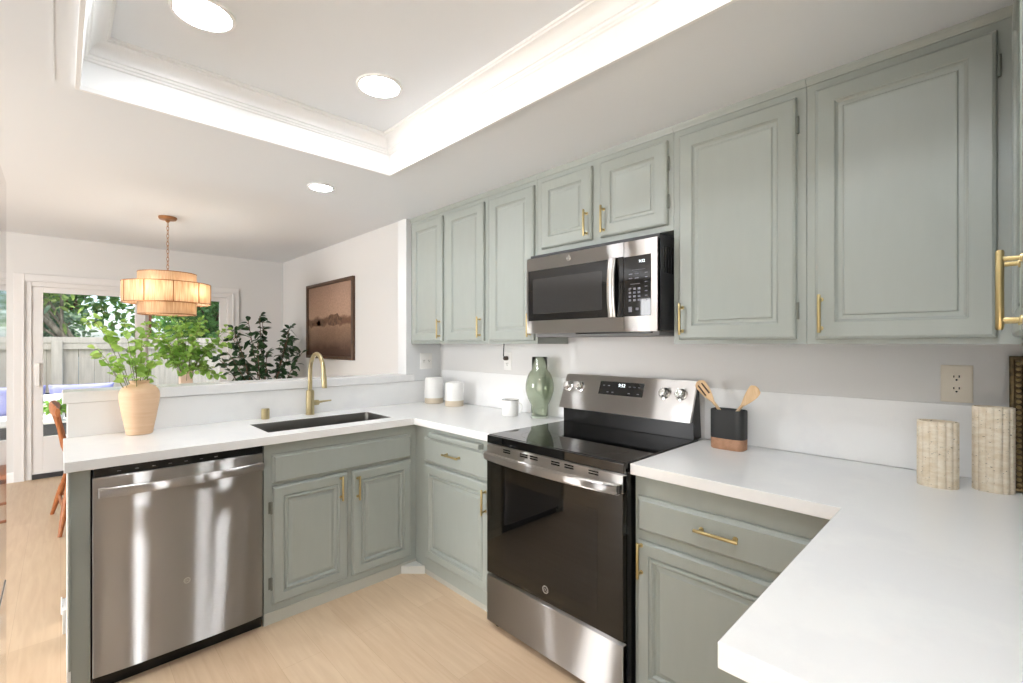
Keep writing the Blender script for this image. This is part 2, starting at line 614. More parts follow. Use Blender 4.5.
def pull(M, a, b, length, parent, upright=True, mat_=None):
    """bar pull centred at (a, b) on the face mapping M, two posts"""
    mb = MB()
    h = length / 2
    e = (0, 1) if upright else (1, 0)
    P = lambda t, n: M(a + e[0] * t, b + e[1] * t, n)
    mb.tube([P(-h, .048), P(-h + .003, .048), P(h - .003, .048), P(h, .048)], [.0045, .0058, .0058, .0045], 12)
    for sgn in (-1, 1):
        t = sgn * (h - .016)
        mb.tube([P(t, .0195), P(t, .024), P(t, .0245), P(t, .046)], [.0085, .0075, .0045, .0045], 12)
    return mb.build('handle', mat_ or M_BRASS, parent)

def hinge(M, a, b, parent):
    mb = MB()
    mb.tube([M(a, b - .03, .010), M(a, b + .03, .010)], .0045, 10)
    mb.mbox(M, a - .012, b - .028, 0, a, b + .028, .003)
    return mb.build('hinge', M_HINGE, parent)

def leaf_door(root, facef, pl, w, z0, z1, depth, kind, name, handle=None, hinges=None):
    """pl = left end along the wall; handle = (a from left, b from bottom, upright, length)"""
    M = facef(pl, z0, depth)
    mb = MB(); mb.panel(M, w, z1 - z0, raised(w, z1 - z0, kind))
    d = mb.build(name, M_SAGE, root, ang=25)
    if handle:
        pull(M, handle[0], handle[1], handle[3], d, handle[2])
    if hinges is not None:
        for b in (.10, z1 - z0 - .10):
            hinge(M, hinges, b, d)
    return d

XF = 1.890            # upper face frame
UPPERS = [
    # y left, y right, z bottom, label, doors (left, width, handle a or None, hinge a)
    (3.034, 2.158, 1.354, 'sage green upper cabinet with two narrow doors, beside the dining room pass-through',
     [(2.998, .379, .358, None), (2.565, .379, .352, None)]),
    (2.158, 1.746, 1.354, 'sage green single door upper cabinet immediately left of the microwave', [(2.128, .365, .344, None)]),
    (1.746, .952, 1.842, 'short sage green upper cabinet with two small doors, mounted over the microwave',
     [(1.708, .334, .310, None), (1.321, .345, .024, .349)]),
    (.952, .457, 1.354, 'tall sage green single door upper cabinet just right of the microwave', [(.923, .437, .018, .441)]),
    (.457, -.056, 1.354, 'widest sage green upper cabinet door, above the cream wall outlet', [(.428, .436, .018, .440)]),
]
for yl, yr, zb, lab, doors in UPPERS:
    root = thing('upper_cabinet', lab, 'cabinet', (XF, (yl + yr) / 2, zb), 'sage green upper cabinets on the range wall')
    mb = MB(); mb.box(XF, yr + .0006, zb, XW - .0012, yl - .0012, ZC - .0005); mb.build('body', M_SAGE, root)
    mb = MB(); mb.prism([(XF, ZC - .026), (XF - .006, ZC - .026), (XF - .008, ZC - .020), (XF - .014, ZC - .009), (XF - .016, ZC - .0005), (XF, ZC - .0005)], 'y', yr + .0006, yl - .0006)
    mb.build('crown_molding', M_SAGE, root, flat=True)
    for (dl, w, ha, hg) in doors:
        z0 = zb + (.018 if zb < 1.5 else .026)
        leaf_door(root, face_range, dl, w, z0, 2.231, XF, 'upper', 'door', (ha, .085 if zb < 1.5 else .081, True, .130), hg)
# corner filler behind: upper cabinet on the near wall
root = thing('upper_cabinet', 'sage green upper cabinet on the near wall, its two long brass handles seen edge on', 'cabinet', (1.4, -.056, 1.354))
mb = MB(); mb.box(.70, YN + .0012, 1.354, XF - .001, -.0565, ZC - .0005); mb.build('body', M_SAGE, root)
leaf_door(root, face_near, 1.845, .600, 1.372, 2.231, -.056, 'upper', 'door', (.572, .079, True, .139))
leaf_door(root, face_near, 1.222, .500, 1.372, 2.231, -.056, 'upper', 'door', (.030, .079, True, .139))

XB, YP = 1.545, 2.430       # face frames of the base runs
def base_box(mb, x0, y0, x1, y1, z0=.02):
    mb.box(x0, y0, z0, x1, y1, .8735)
# sink base on the peninsula
root = thing('base_cabinet', 'sage green sink base cabinet with two doors under a false drawer front', 'cabinet', (1.1, YP, 0), 'sage green base cabinets')
mb = MB()
frame_rect(mb, .699, .05, XB, .8735, YP, YP + .02, .050, .055, .065, .075)
mb.box(.749, YP, .645, XB - .055, YP + .02, .695); mb.box(1.098, YP, .115, 1.150, YP + .02, .645)
mb.box(.699, YP + .02, .02, .717, 3.03, .8735); mb.box(.717, YP + .02, .02, XB, 3.03, .05); mb.box(.717, 3.01, .05, XB, 3.03, .8735)
mb.build('body', M_SAGE, root)
mb = MB(); mb.box(.699, YP - .004, 0, XB, YP + .018, .056); mb.build('toe_kick', M_SAGEK, root)
mb = MB(); M = face_pen(.735, .676, YP); mb.panel(M, .772, .140, raised(1, 1, 'drawer')); mb.build('false_front', M_SAGE, root, ang=25)
leaf_door(root, face_pen, .735, .376, .095, .662, YP, 'base', 'door', (.335, .495, True, .130), -.004)
leaf_door(root, face_pen, 1.138, .365, .095, .662, YP, 'base', 'door', (.026, .478, True, .130))
# corner base left of the range
root = thing('base_cabinet', 'sage green base cabinet left of the range with a pull-out cutting board above its drawer', 'cabinet', (XB, 2.05, 0), 'sage green base cabinets')
mb = MB()
mb.box(XB, 1.704, .03, XB + .02, 3.03, .8735); mb.box(XB + .02, 1.704, .03, 2.13, 1.722, .8735); mb.box(XB + .02, 1.722, .03, 2.13, 3.03, .05)
mb.build('body', M_SAGE, root)
mb = MB(); mb.box(XB + .002, 1.704, 0, XB + .02, YP, .034); mb.build('toe_kick', M_SAGEK, root)
mb = MB(); mb.prism([(XB - .004, YP - .0045), (XB - .004, YP - .105), (XB - .104, YP - .0045)], 'z', .0, .045)
struct(mb.build('trim_corner', mat('filler_paint', lin(206, 206, 200), .5), flat=True))
mb = MB(); mb.panel(face_range(2.321, .668, XB), .585, .146, raised(1, 1, 'drawer')); dr = mb.build('drawer', M_SAGE, root, ang=25)
pull(face_range(2.321, .668, XB), 0.290, .078, .140, dr, False)
mb = MB(); mb.panel(face_range(2.250, .820, XB), .445, .026, [(0, -.0), (0, .028), (.004, .034), (.006, .034)]); mb.build('cutting_board', M_SAGE, root, ang=25)
leaf_door(root, face_range, 2.312, .575, .112, .655, XB, 'base', 'door', (.550, .455, True, .128))
# base right of the range
root = thing('base_cabinet', 'sage green base cabinet right of the range, wide drawer over one door', 'cabinet', (XB, .6, 0), 'sage green base cabinets')
mb = MB(); mb.box(XB, -.37, .03, 2.13, .929, .8735); mb.build('body', M_SAGE, root)
mb = MB(); mb.box(XB + .04, .27, 0, XB + .06, .929, .03); mb.build('toe_kick', M_DARK, root)
mb = MB(); mb.panel(face_range(.916, .668, XB), .616, .127, raised(1, 1, 'drawer')); dr = mb.build('drawer', M_SAGE, root, ang=25)
pull(face_range(.916, .668, XB), .298, .072, .140, dr, False)
leaf_door(root, face_range, .914, .614, .095, .634, XB, 'base', 'door', (.020, .475, True, .130))
# near run under the right worktop's leg
root = thing('base_cabinet', 'base cabinet under the near worktop corner', 'cabinet', (1.1, .24, 0))
mb = MB(); mb.box(.745, -.37, .03, XB - .001, .235, .8735); mb.build('body', M_SAGE, root)
mb = MB(); mb.box(.79, -.30, 0, XB - .02, .19, .03); mb.build('toe_kick', M_DARK, root)
leaf_door(root, face_near, 1.40, .60, .10, .82, .235, 'base', 'door', (.560, .55, True, .13))
# end panel left of the dishwasher
root = thing('end_panel', 'narrow sage green filler panel closing the peninsula end left of the dishwasher', 'panel', (.05, YP, 0))
mb = MB(); mb.box(.0275, YP - .005, .03, .083, YP + .015, .8735); mb.box(.0205, YP - .015, .12, .0275, YP + .42, .8735); mb.build('stile', M_SAGE, root, bevel=.0015)
mb = MB(); mb.box(.0205, YP + .015, .0, .040, 3.03, .8735); mb.build('side_panel', M_SAGE, root)
mb = MB(); mb.box(.0170, YP - .008, .0, .0275, YP + .42, .118); mb.box(.0180, YP - .012, .119, .0203, YP + .42, .8735); mb.build('edge_strip', M_TRIM, root)
mb = MB(); mb.box(.0285, YP + .0155, .0, .083, YP + .05, .03); mb.build('toe_kick', M_SAGEK, root)

# ------------------------------------------------------------------ worktops
CT0, CT1 = .874, .914
root = thing('worktop', 'white quartz worktop of the peninsula and corner, holding the sink', 'worktop', (1.0, 2.7, CT0))
xs = [.008, .742, 1.436, 1.508, 2.112, 2.145]
ys = [1.702, 2.391, 2.504, 2.835, 3.012]
mb = MB()
mb.cells(xs[:], ys[:], CT0, CT1, lambda i, j: not (j == 0 and i < 3) and not (i == 1 and j == 2))
mb.build('slab', M_QUARTZ, root, bevel=.0025)
mb = MB(); mb.box(2.1455, 1.702, CT1 + .0005, XW, 3.0, 1.152); mb.build('backsplash', M_QUARTZ, root, bevel=.002)
mb = MB(); mb.box(.022, 3.0125, CT1 - .03, XW - .001, YD - .001, 1.0745); mb.build('raised_splash', M_QUARTZ, root, bevel=.002)
root = thing('worktop', 'white quartz worktop right of the range, wrapping round the near corner', 'worktop', (1.6, .3, CT0))
mb = MB(); mb.cells([.700, 1.508, 2.145], [-.385, .285, .931], CT0, CT1, lambda i, j: not (i == 0 and j == 1))
mb.build('slab', M_QUARTZ, root, bevel=.0025)
mb = MB(); mb.box(2.1455, -.385, CT1 + .0005, XW, .931, 1.152); mb.build('backsplash', M_QUARTZ, root, bevel=.002)
mb = MB(); mb.box(.005, 3.004, 1.0755, 1.845, 3.215, 1.128); mb.box(1.845, 3.004, 1.0755, 1.90, YD - .0005, 1.128)
tag(mb.build('bar_ledge', M_QUARTZ, None, bevel=.003), 'long white raised ledge topping the half wall behind the sink', 'ledge')

# sink
root = thing('sink', 'undermounted rectangular stainless steel sink in the peninsula worktop', 'sink', (1.09, 2.67, .70))
mb = MB()
def rrect(x0, y0, x1, y1, r, n=5):
    out = []
    for cx, cy, a0 in ((x1 - r, y1 - r, 0), (x0 + r, y1 - r, 90), (x0 + r, y0 + r, 180), (x1 - r, y0 + r, 270)):
        for k in range(n + 1):
            a = math.radians(a0 + 90 * k / n)
            out.append((cx + r * math.cos(a), cy + r * math.sin(a)))
    return out
prev = None
for (ins, z, r) in ((.0065, CT1 - .004, .022), (.0085, CT1 - .008, .022), (.0085, CT0 - .02, .024), (.012, .690, .03), (.024, .678, .035), (.06, .674, .04)):
    rg = [mb.v(x, y, z) for x, y in rrect(.736 + ins, 2.498 + ins, 1.442 - ins, 2.841 - ins, r)]
    if prev: mb.bridge(prev, rg)
    prev = rg
mb.face(prev)
o = mb.build('bowl', M_SINK, root, ang=50)
sol = o.modifiers.new('wall', 'SOLIDIFY'); sol.thickness = .0015; sol.offset = -1
mb = MB(); mb.lathe([(.044, .6750), (.044, .6775), (.036, .6785), (.030, .6765), (.006, .676)], (1.09, 2.69, 0), 28); mb.build('drain', M_CHROME, root)

# faucet
root = thing('faucet', 'tall brass gooseneck faucet standing behind the sink', 'faucet', (1.115, 2.958, CT1))
fx, fy = 1.118, 2.962
mb = MB(); mb.lathe([(.027, CT1), (.027, CT1 + .004), (.0245, CT1 + .006), (.0235, CT1 + .145), (.021, CT1 + .150), (.0145, CT1 + .154)], (fx, fy, 0), 28)
body = mb.build('body', M_BRASSD, root)
pts = [(fx, fy, CT1 + .14), (fx, fy, 1.17)]
R = .104
for k in range(1, 17):
    a = PI * k / 17
    pts.append((fx, fy - R + R * math.cos(a), 1.17 + .122 * math.sin(a)))
pts.append((fx, fy - 2 * R - .004, 1.155))
mb = MB(); mb.tube(pts, .0125, 16); mb.build('spout', M_BRASSD, root)
mb = MB(); mb.tube([(fx, fy - 2 * R - .003, 1.168), (fx, fy - 2 * R - .005, 1.150), (fx, fy - 2 * R - .012, 1.098), (fx, fy - 2 * R - .0125, 1.092)], [.0130, .0155, .0150, .013], 18)
mb.build('spray_head', M_BRASSD, root)
mb = MB(); mb.tube([(fx + .02, fy, .985), (fx + .050, fy, .985), (fx + .056, fy, .985)], [.0165, .0165, .012], 18)
lv = mb.build('handle', M_BRASSD, root)
mb = MB(); mb.tube([(fx + .052, fy, .987), (fx + .085, fy - .006, .990), (fx + .128, fy - .014, .993)], [.0075, .006, .0045], 12); mb.build('lever', M_BRASSD, lv)
mb = MB(); mb.lathe([(.021, CT1), (.0225, CT1 + .002), (.0225, CT1 + .056), (.0205, CT1 + .060), (.003, CT1 + .061)], (.862, 2.965, 0), 28)
tag(mb.build('air_gap_cap', M_BRASSD), 'short brass cylinder standing on the worktop left of the faucet', 'faucet fitting')

# ------------------------------------------------------------------ dishwasher
root = thing('dishwasher', 'stainless steel dishwasher under the peninsula worktop', 'dishwasher', (.39, 2.41, 0))
mb = MB(); mb.box(.090, 2.425, .10, .692, 2.99, .868); mb.build('body', M_DARK, root)
mb = MB()
prof = []
for k in range(13):                                     # slightly bowed door
    t = k / 12
    prof.append((.088 + .600 * t, 2.405 - .012 * (1 - (2 * t - 1) ** 4)))
prof += [(.688, 2.424), (.088, 2.424)]
mb.prism(prof, 'z', .066, .835)
dw = mb.build('door', M_SS_X, root, ang=40, bevel=.002)
mb = MB(); mb.box(.090, 2.402, .838, .686, 2.44, .8725); cp = mb.build('control_strip', M_BLACK, root, bevel=.003)
for k in range(7):
    mb = MB(); mb.box(.16 + k * .055, 2.4012, .852, .172 + k * .055, 2.4019, .8545); mb.build('button', M_GREYP, cp, flat=True)
mb = MB()                                               # bowed bar handle
n = 20
sec = [(-.012, -.017), (.008, -.017), (.013, -.011), (.013, .011), (.008, .017), (-.012, .017)]
prev = None
for k in range(n + 1):
    t = k / n
    bow = .028 * (1 - (2 * t - 1) ** 2)
    yc = 2.383 - .012 - bow
    rg = [mb.v(.104 + .577 * t, yc - a, .782 + b) for a, b in sec]
    if prev: mb.bridge(prev, rg)
    else: mb.face(rg[::-1])
    prev = rg
mb.face(prev)
for x0, x1 in ((.104, .124), (.661, .681)):
    mb.box(x0, 2.374, .767, x1, 2.402, .797)
mb.build('handle', M_SS_X, root, ang=40, bevel=.002)
mb = MB(); mb.box(.090, 2.44, .0, .690, 2.47, .10); mb.build('kick_plate', M_BLACK, root)
def badge(mk, r, parent, mat1=M_GREYP, name='badge'):
    """round maker's emblem: ring, disc and a looping monogram; mk(u, v, n) -> world"""
    mb = MB()
    def disc(r0, r1, n0, n1, seg=28):
        a = [[mb.v(*mk(q * math.cos(2 * PI * k / seg), q * math.sin(2 * PI * k / seg), n)) for k in range(seg)] for q, n in ((r0, n0), (r0, n1), (r1, n1), (r1, n0))]
        for p, q in zip(a, a[1:] + a[:1]):
            mb.bridge(p, q)
    disc(r * .84, r, 0, .0014)
    disc(r * .70, r * .76, 0, .0010)
    for sx in (-1, 1):
        pts = [mk(r * (.02 + sx * .30 + .20 * math.cos(t)), r * .36 * math.sin(t), .0006) for t in [2 * PI * k / 20 * .86 + sx for k in range(21)]]
        mb.tube(pts, r * .055, 6)
    return mb.build(name, mat1, parent)
badge(lambda u, v, n: (.388 + u, 2.3930 - n, .345 + v), .0125, root, M_SS)

# ------------------------------------------------------------------ range
RY0, RY1 = .937, 1.697
root = thing('range', 'freestanding stainless steel electric range with black glass cooktop', 'range', (1.8, 1.317, 0))
mb = MB(); mb.box(1.502, RY0 + .002, .030, 2.110, RY1 - .002, .893); mb.build('body', M_BLACK, root)
mb = MB(); mb.box(1.490, RY0 - .001, .8935, 2.095, RY1 + .001, .9185); mb.box(1.478, RY0, .878, 1.492, RY1, .9165)
ct = mb.build('cooktop', M_GLASSK, root, bevel=.003)
M_PRINT = mat('burner_print', (.05, .05, .05, 1), .2)
for cx, cy, r in ((1.64, 1.14, .115), (1.64, 1.50, .09), (1.90, 1.14, .08), (1.90, 1.50, .08)):
    mb = MB()
    a, b = [[mb.v(cx + q * math.cos(2 * PI * k / 48), cy + q * math.sin(2 * PI * k / 48), .9187) for k in range(48)] for q in (r, r - .0015)]
    mb.bridge(a, b)
    mb.build('burner_ring', M_PRINT, ct, flat=True)
# oven door
mb = MB(); mb.box(1.474, RY0 + .002, .262, 1.500, RY1 - .003, .806); od = mb.build('oven_door', M_GLASSB, root, bevel=.003)
mb = MB(); mb.box(1.4736, RY0 + .115, .33, 1.4740, RY1 - .115, .72); mb.build('oven_window', M_GLASSK, od, flat=True)
mb = MB(); mb.box(1.474, RY0 + .002, .8065, 1.500, RY1 - .003, .872); vt = mb.build('vent_trim', M_SS_Y, root, bevel=.002)
for yc in (1.555, 1.445, 1.385, 1.262, 1.190, 1.070):
    for z in (.851, .861):
        mb = MB(); mb.box(1.4730, yc - .023, z, 1.4742, yc + .023, z + .006); mb.build('vent_slot', M_BLACK, vt, flat=True)
mb = MB()
mb = MB()
sec = [(-.004, -.019), (.012, -.019), (.018, -.012), (.018, .012), (.012, .018), (-.004, .018)]
prev = None
for k in range(25):
    t = k / 24
    bow = .004 + .028 * (1 - (2 * t - 1) ** 2)
    rg = [mb.v(1.466 - bow - a, RY0 + .010 + (RY1 - RY0 - .022) * t, .824 + b) for a, b in sec]
    if prev: mb.bridge(prev, rg)
    else: mb.face(rg[::-1])
    prev = rg
mb.face(prev)
for y0 in (RY0 + .008, RY1 - .034):
    mb.box(1.455, y0, .808, 1.474, y0 + .024, .842)
mb.build('handle', M_SS_Y, od, ang=40, bevel=.002)
badge(lambda u, v, n: (1.4736 - n, 1.317 - u, .315 + v), .0165, od, mat('emblem_grey', lin(150, 145, 140), .4), 'emblem')
mb = MB(); mb.box(1.474, RY0 + .002, .030, 1.500, RY1 - .003, .248); mb.build('storage_drawer', M_SS_Y, root, bevel=.003)
for (x, y) in ((1.52, RY0 + .03), (1.52, RY1 - .04), (2.06, RY0 + .03), (2.06, RY1 - .04)):
    mb = MB(); mb.lathe([(.016, 0), (.018, .004), (.018, .012), (.010, .014), (.010, .0305)], (x, y, 0), 16); mb.build('leg', M_BLACK, root)
# backguard
mb = MB(); mb.prism([(2.052, .9186), (2.052, 1.00), (2.03, 1.004), (2.094, 1.174), (2.104, 1.174), (2.130, .9186)], 'y', RY0 + .001, RY1 - .001)
bg = mb.build('backguard', M_BLACK, root, bevel=.002)
A0, A1 = Vector((2.011, 1.000)), Vector((2.084, 1.180))          # (x, z) of the slanted steel face
ad = (A1 - A0).normalized()
an = Vector((-ad.y, ad.x))
def BG(y, t, n):
    """point on the slanted steel face: t from 0 (bottom) to 1 (top), n out of it"""
    p = A0 + (A1 - A0) * t + an * n
    return (p.x, y, p.y)
mb = MB()
mb.prism([(2.011, 1.000), (2.084, 1.180), (2.104, 1.183), (2.104, 1.176), (2.090, 1.171), (2.030, 1.0035)], 'y', RY0, RY1)
cp = mb.build('control_panel', M_SS_Y, root, bevel=.0015)
def bgbox(mb, y0, y1, t0, t1, n0, n1):
    mb.hexa([BG(y0, t0, n0), BG(y1, t0, n0), BG(y1, t1, n0), BG(y0, t1, n0)], [BG(y0, t0, n1), BG(y1, t0, n1), BG(y1, t1, n1), BG(y0, t1, n1)])
mb = MB(); bgbox(mb, 1.196, 1.456, .50, .87, .0, .0015); dp = mb.build('display', M_GLASSK, root, bevel=.0006)
for k, yy in enumerate((1.430, 1.400, 1.370, 1.275, 1.248, 1.222)):
    for t in (.56, .74):
        if (k + int(t * 10)) % 4 != 1:
            mb = MB(); bgbox(mb, yy - .006, yy + .006, t, t + .025, .0015, .0018); mb.build('button', M_MARK, dp, flat=True)
MT = Matrix(((0, ad.x, an.x, 0), (-1, 0, 0, 0), (0, ad.y, an.y, 0), (0, 0, 0, 1)))
pt = BG(1.322, .77, .0018)
text_mesh('9:52', .024, Matrix.Translation(pt) @ MT, 'clock_digits', M_LED, dp, .0002)
for y in (1.662, 1.580, 1.084, 1.002):
    mb = MB()
    c = Vector(BG(y, .655, 0)); ax = Vector((an.x, 0, an.y))
    mb.tube([c, c + ax * .004, c + ax * .006, c + ax * .026, c + ax * .030], [.0285, .0285, .0225, .0205, .017], 28)
    kb = mb.build('knob', M_CHROME, root)
    g = MB()
    up = Vector((ad.x, 0, ad.y)); sd = Vector((0, 1, 0))
    q = [(-.0035, -.020), (.0035, -.020), (.0035, .020), (-.0035, .020)]
    g.hexa([c + ax * .029 + sd * a + up * b for a, b in q], [c + ax * .037 + sd * a + up * b for a, b in q])
    g.build('grip', M_CHROME, kb, bevel=.001)
# ------------------------------------------------------------------ microwave
root = thing('microwave', 'stainless steel over-the-range microwave with black keypad', 'microwave', (1.95, 1.348, 1.41))
MY0, MY1, MZ0, MZ1 = .968, 1.722, 1.408, 1.801
mb = MB(); mb.box(1.804, MY0 + .004, MZ0 + .004, XW, MY1 - .004, MZ1 + .02); mb.build('body', M_DARK, root, bevel=.002)
mb = MB()
for k in range(9):
    mb.box(1.84 + k * .024, MY0 + .0030, MZ0 + .25, 1.850 + k * .024, MY0 + .0041, MZ1 - .03)
mb.build('side_grille', M_BLACK, root, flat=True)
def MWf(y, z, n): return (1.780 - n, y, z)
mb = MB(); frame_y = lambda y0, y1, z0, z1: mb.box(1.780, y0, z0, 1.803, y1, z1)
frame_y(1.131, MY1, 1.736, MZ1); frame_y(1.131, MY1, MZ0, 1.474); frame_y(1.712, MY1, 1.474, 1.736); frame_y(1.131, 1.205, 1.474, 1.736)
dr = mb.build('door', M_SS_Y, root)
mb = MB(); mb.box(1.781, 1.206, 1.474, 1.803, 1.712, 1.736); wn_ = mb.build('door_glass', M_GLASSK, root, bevel=.002)
mb = MB(); mb.box(1.7806, 1.245, 1.510, 1.7812, 1.680, 1.690); mb.build('inner_screen', mat('microwave_screen', (.03, .03, .03, 1), .08), wn_, flat=True)
mb = MB(); mb.box(1.779, 1.131, 1.472, 1.7800, 1.206, 1.738); mb.build('handle_recess', M_GLASSK, dr, flat=True)
mb = MB()
prev = None
sec = [(-.006, -.022), (.004, -.022), (.009, -.012), (.009, .012), (.004, .022), (-.006, .022)]
for k in range(21):
    t = k / 20
    bow = .012 * (1 - (2 * t - 1) ** 2)
    rg = [mb.v(1.770 - bow - a, 1.184 + b * .85, 1.472 + .266 * t) for a, b in sec]
    if prev: mb.bridge(prev, rg)
    else: mb.face(rg[::-1])
    prev = rg
mb.face(prev)
mb.build('handle', M_SS, dr, ang=40, bevel=.0015)
mb = MB(); mb.box(1.780, MY0, MZ0, 1.803, 1.129, MZ1); kp = mb.build('control_side', M_SS_Y, root, bevel=.002)
mb = MB(); mb.box(1.7788, .998, 1.474, 1.7800, 1.1285, 1.734); kb = mb.build('keypad', M_GLASSK, root, bevel=.0006)
def key(y0, z0_, y1, z1_, name='key'):
    mb = MB(); mb.box(1.7783, y0, z0_, 1.7788, y1, z1_); mb.build(name, M_MARK, kb, flat=True)
for r in range(4):
    for c in range(3):
        key(1.098 - c * .022 - .006, 1.588 - r * .0165, 1.098 - c * .022 + .006, 1.597 - r * .0165)
for r in range(2):
    for c in range(2):
        key(1.095 - c * .030 - .009, 1.655 - r * .019, 1.095 - c * .030 + .009, 1.659 - r * .019)
for r in range(7):
    key(1.014, 1.656 - r * .0195, 1.026, 1.6595 - r * .0195)
key(1.024, 1.673, 1.088, 1.6745, 'printed_line'); key(1.05, 1.612, 1.095, 1.614, 'printed_line')
key(1.088, 1.492, 1.105, 1.515, 'start_key'); key(1.056, 1.499, 1.070, 1.510)
MT2 = Matrix(((0, 0, -1, 0), (-1, 0, 0, 0), (0, 1, 0, 0), (0, 0, 0, 1)))
text_mesh('9:52', .017, Matrix.Translation((1.7784, 1.040, 1.708)) @ MT2, 'clock_digits', M_LED, kb, .0002)
badge(lambda u, v, n: (1.7800 - n, 1.44 - u, 1.772 + v), .013, dr, M_SS)
mb = MB(); mb.box(1.83, MY0 + .02, MZ0 - .018, 2.12, MY1 - .02, MZ0 + .003); bt = mb.build('underside', M_GREYP, root, bevel=.002)
mb = MB(); mb.box(1.812, MY0 + .05, MZ0 - .006, 1.838, MY1 - .30, MZ0 + .003); mb.build('vent_grille', M_BLACK, root)

# ------------------------------------------------------------------ refrigerator (left edge of the picture)
root = thing('refrigerator', 'polished steel refrigerator, a sliver at the left edge of the picture', 'refrigerator', (-.5, 1.39, 0))
mb = MB(); mb.box(-.86, .935, .02, -.168, 1.842, 1.775); mb.build('body', M_GREYP, root, bevel=.004)
for y0, y1 in ((.935, 1.386), (1.392, 1.842)):
    mb = MB(); mb.box(-.166, y0, .74, -.1045, y1, 1.79); mb.build('door', M_FRIDGE, root, bevel=.004)
mb = MB(); mb.box(-.166, .935, .06, -.1045, 1.842, .725); mb.build('freezer_drawer', M_FRIDGE, root, bevel=.004)
for x in (-.80, -.20):
    for y in (1.0, 1.78):
        mb = MB(); mb.cyl((x, y, 0), (x, y, .022), .02, seg=14); mb.build('foot', M_DARK, root)

# ------------------------------------------------------------------ recessed lights
def downlight(x, y, z, r, lab):
    root = thing('recessed_light', lab, 'ceiling light', (x, y, z), 'recessed ceiling lights')
    mb = MB(); mb.lathe([(r, -.0005), (r + .014, -.0005), (r + .012, -.006), (r + .002, -.008), (r, -.006)], (x, y, z), 40, closed=True); mb.build('trim_ring', M_TRIM, root)
    mb = MB(); mb.lathe([(r - .001, -.0050), (r - .001, -.0022), (.01, -.0022)][::-1], (x, y, z), 40); mb.build('lens', M_CAN, root)
ZU = ZC + .175
downlight(.342, 1.835, ZU, .082, 'lit round recessed light in the tray ceiling, at the top edge of the photo')
downlight(.982, 1.828, ZU, .082, 'lit round recessed light in the tray ceiling, at the corner nearest the cabinets')
downlight(.342, .20, ZU, .082, 'lit round recessed light in the tray ceiling, near the camera on the fridge side')
downlight(.982, .20, ZU, .082, 'lit round recessed light in the tray ceiling, near the camera on the range side')
downlight(1.111, 2.774, ZC, .062, 'small lit recessed light in the lower ceiling above the sink')

# ------------------------------------------------------------------ wall plates
def plate(P, lab, kind, m, ww=.072, hh=.118):
    """P(u, v, n) -> world; a duplex outlet or a pair of rocker outlets"""
    root = thing('wall_outlet', lab, 'outlet', P(0, 0, 0))
    mb = MB(); mb.panel(lambda a, b, n: P(a - ww / 2, b - hh / 2, n), ww, hh, [(0, 0), (0, .003), (.004, .0055), (.006, .006)]); mb.build('cover_plate', m, root)
    for sz in ((1, -1) if kind != 'wide' else (0,)):
        for sx in ((0,) if kind != 'wide' else (-1, 1)):
            cu, cv = sx * .024, sz * .0195
            mb = MB()
            rr = [(math.cos(2 * PI * k / 28), math.sin(2 * PI * k / 28)) for k in range(28)]
            rr = [(max(-.0165, min(.0165, .019 * c)), max(-.0140, min(.0140, .0165 * d))) for c, d in rr]
            mb.hexa([P(cu + c, cv + d, .0055) for c, d in rr], [P(cu + c, cv + d, .0078) for c, d in rr])
            rc = mb.build('receptacle', m, root)
            mb = MB()
            for dx, w, h in ((-.0065, .0016, .0070), (.0065, .0016, .0080)):
                a0, b0 = cu + dx - w, cv + .0010
                mb.hexa([P(a0, b0, .0077), P(a0 + 2 * w, b0, .0077), P(a0 + 2 * w, b0 + h, .0077), P(a0, b0 + h, .0077)],
                        [P(a0, b0, .0081), P(a0 + 2 * w, b0, .0081), P(a0 + 2 * w, b0 + h, .0081), P(a0, b0 + h, .0081)])
            q = [(.0030 * math.cos(2 * PI * k / 12), .0030 * math.sin(2 * PI * k / 12)) for k in range(12)]
            mb.hexa([P(cu + c, cv - .0065 + d, .0077) for c, d in q], [P(cu + c, cv - .0065 + d, .0081) for c, d in q])
            mb.build('slots', M_BLACK, rc, flat=True)
    return root
plate(lambda u, v, n: (XW - n, .085 - u, 1.2215 + v), 'cream duplex outlet on the wall above the fluted stone vases', 'duplex', M_CREAMP, .079, .124)
plate(lambda u, v, n: (XW - n, 2.262 - u, 1.238 + v), 'white wall outlet above the mug with a dark plug in it', 'duplex', M_WHITEP)
plate(lambda u, v, n: (2.020 + u, YD - n, 1.222 + v), 'wide white outlet above the two ceramic canisters', 'wide', M_WHITEP, .108, .122)
root = thing('power_plug', 'dark plug and short cord hanging in the outlet above the mug', 'plug', (XW - .02, 2.262, 1.26))
mb = MB(); mb.tube([(XW - .0085, 2.262, 1.2575), (XW - .030, 2.262, 1.2575), (XW - .036, 2.262, 1.262)], [.015, .014, .009], 16); pg = mb.build('plug_body', mat('brown_plug', lin(74, 62, 54), .5), root)
mb = MB(); mb.tube([(XW - .034, 2.262, 1.262), (XW - .040, 2.262, 1.275), (XW - .036, 2.266, 1.31), (XW - .028, 2.270, 1.353)], .0035, 8); mb.build('cord', M_BLACK, root)

